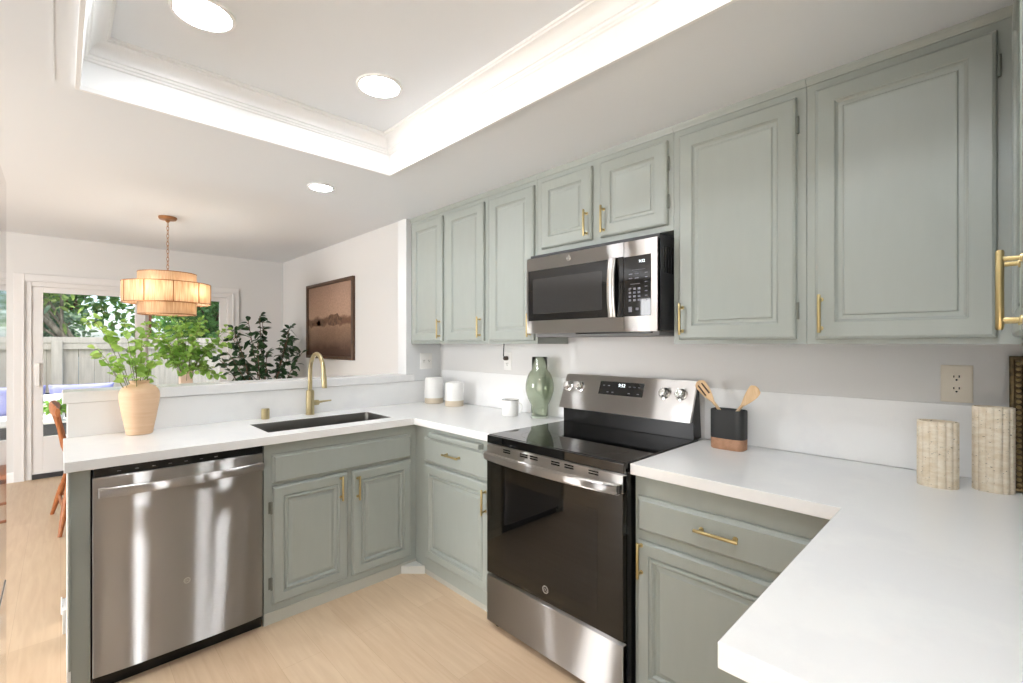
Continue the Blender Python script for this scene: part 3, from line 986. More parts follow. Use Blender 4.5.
# ------------------------------------------------------------------ things on the worktops
def canister(x, y, r, h, lab):
    root = thing('canister', lab, 'canister', (x, y, CT1), 'white ceramic canisters by the corner')
    mb = MB(); mb.lathe([(r - .004, .0), (r, .003), (r + .0006, .040)], (x, y, CT1), 40); mb.build('raw_base', M_RAWCL, root)
    mb = MB(); mb.lathe([(r + .0006, .0402), (r + .0012, .044), (r, h * .6), (r - .001, h - .012), (r - .006, h - .003), (r - .012, h), (r - .016, h - .004), (r - .018, h - .02)], (x, y, CT1), 40); mb.build('glazed_body', M_CERAM, root)
    mb = MB(); mb.lathe([(r - .0185, h - .008), (r - .0185, h - .003), (r - .024, h), (.002, h + .001)], (x, y, CT1), 40); mb.build('lid', M_CERAM, root)
canister(2.000, 2.900, .067, .190, 'taller white ceramic canister with bare beige base, left of the pair')
canister(2.010, 2.662, .065, .170, 'shorter white ceramic canister with bare beige base, right of the pair')

root = thing('mug', 'small white ceramic mug on the worktop beside the green glass vase', 'mug', (1.985, 2.062, CT1))
mb = MB(); mb.lathe([(.047, 0), (.050, .003), (.052, .05), (.052, .095), (.0505, .098), (.0485, .095), (.0485, .05), (.046, .008)], (1.985, 2.062, CT1), 36); mb.build('cup', M_CERAM, root)
mb = MB()
dv = Vector((.45, -.89, 0))
c0 = Vector((1.985, 2.062, CT1))
mb.tube([c0 + dv * (.050 + .024 * math.sin(t)) + Vector((0, 0, .052 + .030 * math.cos(t))) for t in [PI * k / 14 for k in range(15)]], .0048, 10); mb.build('handle', M_CERAM, root)
mb = MB(); mb.lathe([(.0508, .0972), (.0524, .0965), (.0522, .0985), (.0506, .0990)], (1.985, 2.062, CT1), 36, closed=True); mb.build('rim_line', mat('mug_rim', lin(120, 112, 100), .5), root)

# green glass vase: cylindrical neck, round belly, cylindrical foot
outer = [(.050, .0), (.052, .004), (.0515, .060), (.0505, .078)]
outer += [(.0505 + .034 * math.sin(PI * k / 14) ** .8, .080 + (.285 - .080) * k / 14) for k in range(1, 14)]
outer += [(.0462, .286), (.0462, .360)]
inner = [(r - .0035 if z > .02 else r - .006, z) for r, z in outer if z > .012]
prof = outer + [(.0445, .362)] + inner[::-1] + [(.040, .012), (.002, .012)]
mb = MB(); mb.lathe(prof, (2.052, 1.880, CT1 + .0004), 48)
tag(mb.build('glass_vase', M_GREENG, None, ang=60), 'translucent green glass vase with a round belly, left of the range', 'vase')

# utensil crock
def rounded_oval(c, ry, rx, z, seg=40, p=.55):
    out = []
    for k in range(seg):
        a = 2 * PI * k / seg
        cc, ss = math.cos(a), math.sin(a)
        out.append((c[0] + rx * math.copysign(abs(cc) ** p, cc), c[1] + ry * math.copysign(abs(ss) ** p, ss), z))
    return out
cx, cy = 2.022, .774
root = thing('utensil_crock', 'oval black crock with terracotta base right of the range', 'crock', (cx, cy, CT1))
def loft(mb, secs, cap0=True, cap1=True):
    prev = None
    for s_ in secs:
        rg = [mb.v(*p) for p in s_]
        if prev: mb.bridge(prev, rg)
        elif cap0: mb.face(rg[::-1])
        prev = rg
    if cap1: mb.face(prev)
mb = MB(); loft(mb, [rounded_oval((cx, cy), ry, ry * .60, CT1 + z) for ry, z in ((.064, 0), (.068, .003), (.0685, .046))]); mb.build('raw_base', M_TERRA, root, ang=50)
M_CROCK = mat('matt_black_glaze', (.018, .019, .019, 1), .5)
mb = MB(); loft(mb, [rounded_oval((cx, cy), ry, ry * .60, CT1 + z) for ry, z in ((.0685, .0462), (.0690, .049), (.0690, .160), (.0675, .165), (.0640, .163), (.0635, .14), (.062, .05))]); mb.build('glazed_body', M_CROCK, root, ang=50)
def utensil(name, lab, base, tip, wid, face_n, slots):
    root = thing(name, lab, 'utensil', base, 'wooden utensils in the black crock')
    b, t = Vector(base), Vector(tip)
    d = (t - b).normalized()
    sd = d.cross(Vector(face_n)).normalized()
    nn = sd.cross(d).normalized()
    L = (t - b).length
    mb = MB(); mb.tube([b + d * s for s in (0, L * .3, L * .62)], [.0055, .006, .0065], 12); mb.build('handle', M_SPOON, root)
    mb = MB()
    secs = []
    for k in range(12):
        u = k / 11
        w = wid * (.22 + .78 * math.sin(PI * min(1, u * .62 + .02)) ** 1.0) * (1 if u < .85 else math.sqrt(max(.04, 1 - ((u - .85) / .16) ** 2)))
        cc = b + d * L * (.60 + .40 * u) - nn * .006 * math.sin(PI * u)
        secs.append([cc + sd * w * math.cos(2 * PI * q / 16) + nn * .0035 * math.sin(2 * PI * q / 16) for q in range(16)])
    loft(mb, secs)
    hd = mb.build('bowl' if not slots else 'blade', M_SPOON, root, ang=60)
    if slots:
        mb = MB()
        for o_ in (-.38, .38):
            pc = [b + d * L * (.74 + .20 * q) - nn * .0025 for q in (0, 1)]
            w2 = wid * .10
            q = [pc[0] + sd * (wid * o_ - w2), pc[0] + sd * (wid * o_ + w2), pc[1] + sd * (wid * o_ + w2), pc[1] + sd * (wid * o_ - w2)]
            mb.hexa([p - nn * .0042 for p in q], [p + nn * .0062 for p in q])
        mb.build('slots', M_FRAMEW, hd, flat=True)
utensil('slotted_turner', 'wooden slotted turner leaning left out of the black crock', (cx + .012, cy - .030, CT1 + .066), (cx + .010, cy + .138, 1.188), .025, (-1, 0, .1), True)
utensil('wooden_spoon', 'wooden spoon leaning right out of the black crock', (cx + .012, cy + .036, CT1 + .066), (cx - .004, cy - .112, 1.180), .025, (-1, 0, .1), False)

# fluted stone vases
M_TRAV = mat('travertine', lin(222, 208, 184), .65)
t_, r_ = noise_mix(M_TRAV, lin(216, 198, 168), lin(238, 228, 210), (26, 26, 60), 1.2, 6, .3, .68, .6)
n_, l_, b_ = nodes(M_TRAV)
vo = n_.new('ShaderNodeTexNoise'); vo.inputs['Scale'].default_value = 1; vo.inputs['Detail'].default_value = 2
l_.new(mapping(M_TRAV, (120, 120, 260)), vo.inputs['Vector'])
cr = n_.new('ShaderNodeValToRGB'); cr.color_ramp.elements[0].position = .28; cr.color_ramp.elements[1].position = .33
cr.color_ramp.elements[0].color = (.10, .08, .06, 1); cr.color_ramp.elements[1].color = (1, 1, 1, 1)
l_.new(vo.outputs[0], cr.inputs[0])
mx = n_.new('ShaderNodeMixRGB'); mx.blend_type = 'MULTIPLY'; mx.inputs[0].default_value = .85
l_.new(r_.outputs[0], mx.inputs[1]); l_.new(cr.outputs[0], mx.inputs[2]); l_.new(mx.outputs[0], b_.inputs['Base Color'])
bump(M_TRAV, cr.outputs[0], .4, .002)
def fluted(x, y, ry, rx, h, rz, lab):
    root = None
    mb = MB()
    seg = 168
    nf = 14
    def sec(scale, z, fl=1.0, back=1.0):
        out = []
        for k in range(seg):
            a = 2 * PI * k / seg
            f = (1 - .085 * fl * (1 - abs(math.sin(nf * a / 2)) ** .7))
            px, py = rx * scale * f * math.cos(a), ry * scale * f * math.sin(a)
            out.append((x + px * math.cos(rz) - py * math.sin(rz), y + px * math.sin(rz) + py * math.cos(rz), CT1 + z))
        return out
    loft(mb, [sec(.985, 0), sec(1, .002), sec(1, h - .002), sec(.985, h), sec(.80, h, 0), sec(.79, h - .09, 0)])
    o = mb.build('fluted_vase', M_TRAV, None, ang=40)
    tag(o, lab, 'vase', 'fluted travertine vases')
fluted(1.955, .120, .049, .036, .202, math.radians(4), 'shorter fluted travertine vase standing under the cream outlet')
fluted(2.012, .000, .046, .036, .252, math.radians(4), 'taller fluted travertine vase in front of the ornate bronze picture frame')

# ornate frame leaning in the corner
root = thing('picture_frame', 'ornate dark bronze photo frame leaning behind the taller stone vase', 'frame', (2.06, -.13, CT1))
M_BRONZE = mat('antique_bronze', lin(92, 78, 56), .42, .7)
noise_mix(M_BRONZE, lin(74, 62, 44), lin(108, 92, 64), (1, 1, 1), 60, 3)
M_GILT = mat('worn_gilt', lin(176, 156, 112), .38, .8)
def FR(u, v, n):           # u to the right (-y), v up the leaning face, n out of it
    lean = math.radians(9)
    return (2.045 + v * math.sin(lean) - n * math.cos(lean), -.034 - u, CT1 + .0015 + v * math.cos(lean) + n * math.sin(lean))
FW, FH = .30, .405
mb = MB()
prev = None
for ins, n in ((0, -.004), (0, .012), (.004, .016), (.010, .016), (.013, .012), (.026, .010), (.030, .014), (.034, .014), (.038, .006), (.038, -.004)):
    rg = [mb.v(*FR(a, b, n)) for a, b in ((ins, ins), (FW - ins, ins), (FW - ins, FH - ins), (ins, FH - ins))]
    if prev: mb.bridge(prev, rg)
    else: first = rg
    prev = rg
mb.bridge(prev, first)
fr = mb.build('molding', M_BRONZE, root, flat=True)
mb = MB()
def bead(u, v):
    p = FR(u, v, .0125)
    mb.sphere(p, .0062, 8, 5)
k = 0
while k * .0165 < FH - .03:
    bead(.0195, .019 + k * .0165); bead(FW - .0195, .019 + k * .0165); k += 1
for k in range(1, 16):
    bead(.0195 + k * .0163, FH - .0195); bead(.0195 + k * .0163, .0195)
mb.build('beading', M_GILT, fr)
M_PHOTO = mat('grey_photograph', lin(120, 122, 126), .5)
noise_mix(M_PHOTO, lin(70, 72, 76), lin(206, 208, 210), (1, 1, 1), 6, 3, .3, .65)
mb = MB(); mb.hexa([FR(a, b, .000) for a, b in ((.036, .036), (FW - .036, .036), (FW - .036, FH - .036), (.036, FH - .036))], [FR(a, b, .003) for a, b in ((.036, .036), (FW - .036, .036), (FW - .036, FH - .036), (.036, FH - .036))])
mb.build('photograph', M_PHOTO, root, flat=True)
mb = MB(); mb.hexa([FR(a, b, -.004) for a, b in ((.02, .25), (.03, .25), (.03, .26), (.02, .26))], [FR(a, b, -.0005) for a, b in ((.02, .25), (.03, .25), (.03, .26), (.02, .26))]); mb.build('back_clip', M_DARK, root, flat=True)

# ------------------------------------------------------------------ plants
def leaf_mat(name, c0, c1, rough=.45, trans=.35):
    m = bpy.data.materials.new(name)
    m.use_nodes = True
    n, l, b = nodes(m)
    b.inputs['Roughness'].default_value = rough
    t, r = noise_mix(m, c0, c1, (1, 1, 1), 9, 3)
    o = [x for x in n if x.type == 'OUTPUT_MATERIAL'][0]
    tr = n.new('ShaderNodeBsdfTranslucent')
    l.new(r.outputs[0], tr.inputs[0])
    mx = n.new('ShaderNodeMixShader'); mx.inputs[0].default_value = trans
    l.new(b.outputs[0], mx.inputs[1]); l.new(tr.outputs[0], mx.inputs[2]); l.new(mx.outputs[0], o.inputs[0])
    return m
M_LEAFB = leaf_mat('bright_leaf', lin(122, 168, 62), lin(182, 214, 112), .4, .4)
M_LEAFM = leaf_mat('mid_leaf', lin(104, 152, 60), lin(166, 204, 104), .4, .4)
M_LEAFD = leaf_mat('dark_glossy_leaf', lin(34, 62, 40), lin(66, 98, 62), .3, .2)
M_STEM = mat('green_stem', lin(110, 112, 64), .6)
M_BARK = mat('bark', lin(96, 76, 60), .9)
t_, r_ = noise_mix(M_BARK, lin(70, 54, 42), lin(128, 104, 84), (8, 8, 2), 3, 5); bump(M_BARK, t_.outputs[0], .5, .02)

def leaf(mb, rng, p, d, L, wd, up=(0, 0, 1), rnd=.9, droop=.25):
    """one pointed-oval leaf starting at p along d, folded along its midrib"""
    d = Vector(d).normalized()
    s = d.cross(Vector(up))
    if s.length < .05:
        s = d.orthogonal()
    s.normalize()
    nn = s.cross(d)
    a = rng.uniform(-1.1, 1.1)
    s, nn = s * math.cos(a) + nn * math.sin(a), nn * math.cos(a) - s * math.sin(a)
    rows = []
    for u, w in ((.0, .04), (.28, .84), (.58, 1.0), (.84, .60), (1.0, .04)):
        c = p + d * L * u - Vector((0, 0, 1)) * droop * L * u * u
        rows.append((mb.v(*(c - s * wd * w + nn * wd * .22 * w)), mb.v(*c), mb.v(*(c + s * wd * w + nn * wd * .22 * w))))
    for q, w in zip(rows, rows[1:]):
        mb.face([q[0], q[1], w[1], w[0]]); mb.face([q[1], q[2], w[2], w[1]])

def bez(p0, p1, p2, n):
    p0, p1, p2 = Vector(p0), Vector(p1), Vector(p2)
    return [p0 * (1 - t) ** 2 + p1 * 2 * t * (1 - t) + p2 * t * t for t in [k / n for k in range(n + 1)]]

def spray(root, rng, stems, leaf_m, stem_m, L, wd, step=1, start=.3, per=2, sr=.0018, twig=0, droop=.25):
    lm, sm = MB(), MB()
    for p0, p1, p2 in stems:
        pts = bez(p0, p1, p2, 12)
        sm.tube(pts, [sr * (1.25 - .8 * k / 12) for k in range(13)], 6)
        for k in range(int(12 * start), 13, step):
            t = (pts[min(12, k + 1)] - pts[max(0, k - 1)]).normalized()
            for q in range(per):
                d = (t * rng.uniform(.1, .9) + Vector((rng.gauss(0, 1), rng.gauss(0, 1), rng.gauss(0, .7))).normalized()).normalized()
                base = pts[k]
                if twig:
                    base = pts[k] + d * rng.uniform(.2, 1) * twig
                    sm.tube([pts[k], base], sr * .5, 5)
                leaf(lm, rng, base, d, L * rng.uniform(.65, 1.15), wd * rng.uniform(.7, 1.1), droop=droop)
    lo = lm.build('leaves', leaf_m, root, flat=False, ang=180, fix=False)
    so = sm.build('stems', stem_m, root)
    return lo, so

# clay vase with leafy branches on the peninsula
vx, vy = .278, 2.908
mb = MB()
prof = [(.048, 0), (.052, .003), (.054, .012), (.060, .05), (.0665, .085), (.0725, .12), (.0785, .16), (.0805, .185), (.079, .203), (.072, .221), (.060, .234), (.044, .241), (.0375, .245), (.037, .250), (.040, .256), (.040, .260), (.035, .260), (.032, .25), (.036, .236)]
mb.lathe(prof, (vx, vy, CT1 + .0004), 48)
tag(mb.build('clay_vase', M_VASEW, None, ang=40), 'tan banded clay vase at the left end of the peninsula', 'vase')
rng = random.Random(7)
root = thing('leafy_branches', 'bright green leafy branches standing in the tan clay vase', 'branches', (vx, vy, CT1 + .05))
b0 = (vx, vy, CT1 + .06)
stems = []
for tx, ty, tz, mx_, mz in ((.105, 2.88, 1.475, .20, 1.36), (.150, 2.95, 1.44, .22, 1.34), (.215, 2.86, 1.455, .25, 1.33), (.262, 2.93, 1.435, .26, 1.32), (.285, 2.88, 1.385, .28, 1.30),
                           (.125, 2.86, 1.325, .19, 1.27), (.140, 2.97, 1.285, .20, 1.25), (.330, 2.90, 1.285, .31, 1.26), (.305, 2.96, 1.245, .29, 1.22), (.190, 2.84, 1.250, .22, 1.22),
                           (.250, 2.80, 1.270, .26, 1.22), (.235, 2.98, 1.33, .25, 1.26)):
    stems.append((b0, (mx_, (vy + ty) / 2, mz - .04), (tx, ty, tz)))
spray(root, rng, stems, M_LEAFB, M_STEM, .045, .0195, 1, .66, 2, .0016, .016)

# ------------------------------------------------------------------ dining room
# tiered drum chandelier
cx, cy = .660, 4.922
root = thing('chandelier', 'tiered woven drum chandelier hanging over the dining table on a chain', 'chandelier', (cx, cy, 1.60))
M_COPPER = mat('copper_bronze', lin(168, 122, 84), .38, .85)
mb = MB(); mb.lathe([(.066, ZD - .0004), (.066, ZD - .012), (.058, ZD - .024), (.020, ZD - .030), (.010, ZD - .046)][::-1], (cx, cy, 0), 32); mb.build('canopy', M_COPPER, root)
mb = MB()
z = ZD - .045
k = 0
while z > 1.985:
    a = 0 if k % 2 else PI / 2
    u = Vector((math.cos(a + .4), math.sin(a + .4), 0))
    pts = [Vector((cx, cy, z - .019)) + u * .0085 * math.cos(t) + Vector((0, 0, .020 * math.sin(t))) for t in [2 * PI * q / 14 for q in range(14)]]
    mb.tube(pts + pts[:1], .0022, 6, cap=False)
    z -= .033
    k += 1
mb.build('chain', M_COPPER, root)
def shade_mat():
    m = bpy.data.materials.new('woven_shade')
    m.use_nodes = True
    n, l, b = nodes(m)
    b.inputs['Roughness'].default_value = .8
    tc = n.new('ShaderNodeTexCoord')
    sp = n.new('ShaderNodeSeparateXYZ'); l.new(tc.outputs['Object'], sp.inputs[0])
    at = n.new('ShaderNodeMath'); at.operation = 'ARCTAN2'
    l.new(sp.outputs[1], at.inputs[0]); l.new(sp.outputs[0], at.inputs[1])
    cm = n.new('ShaderNodeCombineXYZ')
    ml = n.new('ShaderNodeMath'); ml.operation = 'MULTIPLY'; ml.inputs[1].default_value = 60
    l.new(at.outputs[0], ml.inputs[0]); l.new(ml.outputs[0], cm.inputs[0])
    m2 = n.new('ShaderNodeMath'); m2.operation = 'MULTIPLY'; m2.inputs[1].default_value = 6
    l.new(sp.outputs[2], m2.inputs[0]); l.new(m2.outputs[0], cm.inputs[1])
    t = n.new('ShaderNodeTexNoise'); t.inputs['Scale'].default_value = 1; t.inputs['Detail'].default_value = 4
    l.new(cm.outputs[0], t.inputs['Vector'])
    r = n.new('ShaderNodeValToRGB')
    r.color_ramp.elements[0].position = .36; r.color_ramp.elements[1].position = .62
    r.color_ramp.elements[0].color = lin(214, 184, 150); r.color_ramp.elements[1].color = lin(244, 228, 206)
    l.new(t.outputs[0], r.inputs[0]); l.new(r.outputs[0], b.inputs['Base Color'])
    o = [x for x in n if x.type == 'OUTPUT_MATERIAL'][0]
    tr = n.new('ShaderNodeBsdfTranslucent'); l.new(r.outputs[0], tr.inputs[0])
    mx = n.new('ShaderNodeMixShader'); mx.inputs[0].default_value = .66
    l.new(b.outputs[0], mx.inputs[1]); l.new(tr.outputs[0], mx.inputs[2]); l.new(mx.outputs[0], o.inputs[0])
    return m
M_SHADE = shade_mat()
def drum(r, z0_, z1_, name, ribs):
    mb = MB(); mb.lathe([(r, z0_), (r, z1_), (r - .002, z1_), (r - .002, z0_)], (cx, cy, 0), 64, closed=True)
    d = mb.build(name, M_SHADE, root)
    for zz in (z0_, z1_):
        g = MB(); g.lathe([(r + .002, zz - .003), (r + .002, zz + .003), (r - .004, zz + .003), (r - .004, zz - .003)], (cx, cy, 0), 64, closed=True); g.build('hoop', M_COPPER, d)
    if ribs:
        g = MB()
        for k in range(ribs):
            a = 2 * PI * k / ribs + .30
            p = (cx + (r + .001) * math.cos(a), cy + (r + .001) * math.sin(a))
            g.cyl((p[0], p[1], z0_), (p[0], p[1], z1_), .004, seg=8)
        g.build('ribs', M_COPPER, d)
drum(.206, 1.862, 1.955, 'top_shade', 0)
drum(.311, 1.698, 1.868, 'middle_shade', 10)
drum(.206, 1.604, 1.704, 'bottom_shade', 0)
mb = MB(); mb.cyl((cx, cy, 1.70), (cx, cy, 1.985), .008, seg=12)
for k in range(3):
    a = 2 * PI * k / 3
    mb.cyl((cx, cy, 1.950), (cx + .204 * math.cos(a), cy + .204 * math.sin(a), 1.950), .004, seg=8)
for k in range(5):
    a = 2 * PI * k / 5 + .35
    mb.cyl((cx, cy, 1.73), (cx + .245 * math.cos(a), cy + .245 * math.sin(a), 1.74), .005, seg=8)
    mb.cyl((cx + .245 * math.cos(a), cy + .245 * math.sin(a), 1.735), (cx + .245 * math.cos(a), cy + .245 * math.sin(a), 1.765), .012, seg=12)
mb.build('armature', M_COPPER, root)
for k in range(5):
    a = 2 * PI * k / 5 + .35
    mb = MB(); mb.lathe([(.010, 0), (.014, .012), (.021, .028), (.021, .036), (.012, .052), (.002, .056)], (cx + .245 * math.cos(a), cy + .245 * math.sin(a), 1.7655), 16); mb.build('bulb', M_BULB, root)

# dining table, its vase and greenery
tx, ty = .80, 4.72
root = thing('dining_table', 'round wooden pedestal dining table beyond the half wall', 'table', (tx, ty, 0))
mb = MB(); mb.lathe([(.50, .716), (.54, .722), (.55, .735), (.546, .750), (.002, .750)], (tx, ty, 0), 56); mb.build('tabletop', M_TABLE, root)
mb = MB(); mb.lathe([(.30, .0), (.30, .02), (.10, .06), (.07, .12), (.055, .35), (.07, .62), (.16, .7155)], (tx, ty, 0), 36); mb.build('pedestal', M_TABLE, root)
px, py = .752, 4.70
mb = MB()
M_PINKV = mat('pale_pink_stoneware', lin(222, 196, 176), .7)
mb.cells([px - .043, px - .034, px + .034, px + .043], [py - .043, py - .034, py + .034, py + .043], .7505, 1.126, lambda i, j: not (i == 1 and j == 1))
mb.box(px - .034, py - .034, .7505, px + .034, py + .034, .78)
tag(mb.build('square_vase', M_PINKV, None, bevel=.004), 'slim square pale pink vase on the dining table', 'vase')
root = thing('leafy_branches', 'wide spray of yellow-green leafy branches in the square pink vase', 'branches', (px, py, .79))
rng = random.Random(21)
stems = []
for k in range(40):
    a = 2 * PI * k / 40 + rng.uniform(-.1, .1)
    r = rng.uniform(.10, .31)
    zt = rng.uniform(1.13, 1.56) - .55 * max(0, r - .22)
    stems.append(((px, py, .80), (px + .02 * math.cos(a), py + .02 * math.sin(a), 1.24 + rng.uniform(-.02, .10)), (px + .03 + r * math.cos(a), py + r * math.sin(a), zt)))
spray(root, rng, stems, M_LEAFM, M_STEM, .055, .019, 1, .60, 3, .0018, .03)

# chair at the table, its back towards the walkway
root = thing('dining_chair', 'chestnut wooden dining chair with turned legs, behind the end of the half wall', 'chair', (.25, 4.86, 0))
sx0, sx1, sy0, sy1 = .03, .44, 4.64, 5.08
mb = MB(); loft(mb, [[(.235 + .215 * w * math.copysign(abs(math.cos(t)) ** .6, math.cos(t)), 4.86 + .225 * w * math.copysign(abs(math.sin(t)) ** .6, math.sin(t)), z) for t in [2 * PI * k / 32 for k in range(32)]] for w, z in ((.94, .430), (1, .436), (1, .458), (.96, .464), (.5, .456))])
mb.build('seat', M_CHAIR, root, ang=50)
LEGP = [((.06, 4.70, .432), (-.005, 4.54, 0)), ((.06, 5.02, .432), (-.050, 5.20, 0)), ((.38, 4.70, .432), (.46, 4.60, 0)), ((.38, 5.02, .432), (.46, 5.12, 0))]
for a, b in LEGP:
    a, b = Vector(a), Vector(b)
    mb = MB(); mb.tube([b + (a - b) * t for t in (0, .12, .35, .55, .62, .66, .80, 1)], [.012, .014, .020, .022, .017, .021, .020, .015], 14); mb.build('leg', M_CHAIR, root)
for i, j in ((0, 2), (1, 3), (0, 1)):
    p = Vector(LEGP[i][1]) * .62 + Vector(LEGP[i][0]) * .38
    q = Vector(LEGP[j][1]) * .62 + Vector(LEGP[j][0]) * .38
    mb = MB(); mb.tube([p, (p + q) / 2, q], [.009, .013, .009], 10); mb.build('stretcher', M_CHAIR, root)
crest = [Vector((-.015 - .035 * (1 - ((y - 4.86) / .26) ** 2) + .0, y, .865 + .02 * math.cos((y - 4.86) * 6))) for y in [4.60 + .52 * k / 16 for k in range(17)]]
mb = MB()
secs = []
for k, c in enumerate(crest):
    h = .042 if 1 < k < 15 else .032
    secs.append([(c.x + .014 * math.cos(t), c.y, c.z + h * math.sin(t)) for t in [2 * PI * q / 16 for q in range(16)]])
loft(mb, secs); mb.build('crest_rail', M_CHAIR, root, ang=60)
for k, y in enumerate((4.66, 4.73, 4.80, 4.87, 4.94, 5.01, 5.08)):
    top = min(crest, key=lambda c: abs(c.y - (4.86 + (y - 4.87) * 1.08)))
    end = k in (0, 6)
    mb = MB(); mb.tube([(.060, 4.86 + (y - 4.87) * .86, .455), (.015, y, .62), (top.x, top.y, top.z - .02)], [.013, .016, .012] if end else [.006, .008, .006], 10)
    mb.build('back_post' if end else 'spindle', M_CHAIR, root)

# ficus in the corner
root = thing('potted_ficus', 'dark green potted rubber plant in the dining room corner', 'plant', (1.72, 5.90, 0))
mb = MB(); mb.lathe([(.15, 0), (.165, .01), (.20, .34), (.205, .36), (.19, .36), (.185, .33)], (1.72, 5.90, 0), 36); mb.build('pot', M_RAWCL, root)
mb = MB(); mb.lathe([(.184, .328), (.184, .335), (.002, .34)], (1.72, 5.90, 0), 30); mb.build('soil', mat('potting_soil', (.03, .02, .014, 1), .95), root)
rng = random.Random(5)
stems = []
for ex, ey, ez, bx, bz in ((1.62, 5.78, 1.66, 1.66, 1.2), (1.70, 5.95, 1.60, 1.7, 1.2), (1.50, 5.75, 1.58, 1.60, 1.1), (1.36, 5.78, 1.50, 1.52, 1.1), (1.40, 5.95, 1.40, 1.55, 1.0),
                       (1.92, 5.72, 1.52, 1.84, 1.1), (1.98, 5.88, 1.54, 1.86, 1.1), (2.04, 5.95, 1.40, 1.9, 1.0), (1.86, 5.60, 1.40, 1.8, 1.0), (1.55, 5.60, 1.35, 1.6, 1.0),
                       (1.30, 5.70, 1.24, 1.5, .95), (1.24, 5.85, 1.18, 1.45, .95), (2.02, 5.66, 1.22, 1.86, .9), (1.66, 5.66, 1.24, 1.68, .9), (1.95, 6.05, 1.25, 1.85, .9), (1.48, 6.05, 1.2, 1.6, .9)):
    stems.append(((1.72 + rng.uniform(-.03, .03), 5.90 + rng.uniform(-.03, .03), .338), (bx, (5.90 + ey) / 2, bz), (ex, ey, ez)))
spray(root, rng, stems, M_LEAFD, M_BARK, .095, .028, 1, .5, 4, .006, .03, .3)

# landscape painting on the right wall
root = thing('framed_painting', 'dark framed brown landscape painting on the dining room right wall', 'painting', (XW - .02, 5.13, 1.20))
PY0, PY1, PZ0, PZ1 = 4.515, 5.755, 1.185, 2.045
mb = MB()
prev = None
for ins, n in ((0, .001), (0, .030), (.006, .034), (.030, .034), (.036, .022), (.036, .001)):
    rg = [mb.v(XW - n, y, z) for y, z in ((PY0 + ins, PZ0 + ins), (PY1 - ins, PZ0 + ins), (PY1 - ins, PZ1 - ins), (PY0 + ins, PZ1 - ins))]
    if prev: mb.bridge(prev, rg)
    else: first = rg
    prev = rg
mb.bridge(prev, first)
mb.build('frame', M_FRAMEW, root, flat=True)
def canvas_mat():
    m = mat('painted_landscape', lin(150, 110, 80), .7)
    n, l, b = nodes(m)
    tc = n.new('ShaderNodeTexCoord')
    sp = n.new('ShaderNodeSeparateXYZ'); l.new(tc.outputs['Generated'], sp.inputs[0])
    t = n.new('ShaderNodeTexNoise'); t.inputs['Scale'].default_value = 7; t.inputs['Detail'].default_value = 8
    l.new(tc.outputs['Generated'], t.inputs['Vector'])
    ad = n.new('ShaderNodeMath'); ad.operation = 'MULTIPLY_ADD'; ad.inputs[1].default_value = .16; ad.inputs[2].default_value = -.08
    l.new(t.outputs[0], ad.inputs[0])
    s = n.new('ShaderNodeMath'); l.new(ad.outputs[0], s.inputs[0]); l.new(sp.outputs[2], s.inputs[1])
    r = n.new('ShaderNodeValToRGB')
    e = r.color_ramp.elements
    e[0].position = 0; e[0].color = lin(70, 46, 34)
    e[1].position = 1; e[1].color = lin(158, 128, 110)
    for p, c in ((.10, (78, 52, 38)), (.22, (118, 92, 74)), (.36, (136, 108, 88)), (.42, (148, 120, 96)), (.45, (108, 74, 54)), (.52, (112, 78, 58)), (.56, (176, 144, 122)), (.8, (172, 140, 120))):
        q = e.new(p); q.color = lin(*c)
    l.new(s.outputs[0], r.inputs[0])
    t2 = n.new('ShaderNodeTexNoise'); t2.inputs['Scale'].default_value = 40; t2.inputs['Detail'].default_value = 4
    l.new(tc.outputs['Generated'], t2.inputs['Vector'])
    mx = n.new('ShaderNodeMixRGB'); mx.blend_type = 'OVERLAY'; mx.inputs[0].default_value = .35
    l.new(r.outputs[0], mx.inputs[1]); l.new(t2.outputs[0], mx.inputs[2]); l.new(mx.outputs[0], b.inputs['Base Color'])
    return m
mb = MB(); mb.box(XW - .012, PY0 + .034, PZ0 + .034, XW - .004, PY1 - .034, PZ1 - .034); cv = mb.build('canvas', canvas_mat(), root, flat=True)
mb = MB()                                               # clump of trees and hedges painted on the canvas
M_PTREE = mat('painted_trees', lin(96, 70, 54), .8)
noise_mix(M_PTREE, lin(84, 62, 48), lin(126, 94, 72), (1, 1, 1), 30)
rng = random.Random(3)
def blob(y, z, ry, rz):
    pts = []
    for k in range(22):
        a = 2 * PI * k / 22
        q = 1 + rng.uniform(-.14, .14)
        pts.append((y + ry * q * math.cos(a), z + rz * q * math.sin(a) * (1 if math.sin(a) > 0 else .55)))
    mb.prism(pts, 'x', XW - .0128, XW - .0121)
blob(5.00, 1.600, .19, .085); blob(5.36, 1.58, .12, .05); blob(5.48, 1.582, .12, .052); blob(5.62, 1.58, .07, .045)
mb.build('trees', M_PTREE, cv, flat=True)

# ------------------------------------------------------------------ the garden
mb = MB(); mb.box(-6, YB + .12, -.16, 9, 20, -.10)
M_PATIO = mat('patio_paving', lin(176, 172, 166), .85)
noise_mix(M_PATIO, lin(160, 156, 150), lin(190, 186, 180), (1, 1, 1), 4)
struct(mb.build('ground', M_PATIO, flat=True))
M_FENCE = mat('grey_fence_paint', lin(186, 181, 168), .8)
t_, r_ = noise_mix(M_FENCE, lin(178, 173, 160), lin(194, 189, 176), (8, 8, .8), 3, 4)
YF = 9.60
root = thing('fence', 'pale grey board fence with a cap rail across the garden', 'fence', (1.5, YF, -.1))
rng = random.Random(2)
mb = MB()
x = -4.0
while x < 7:
    w = .175
    mb.box(x, YF + rng.uniform(-.004, .004), -.08, x + w - rng.choice((.003, .004, .009)), YF + .02, 1.36)
    x += w
mb.build('boards', M_FENCE, root, flat=True)
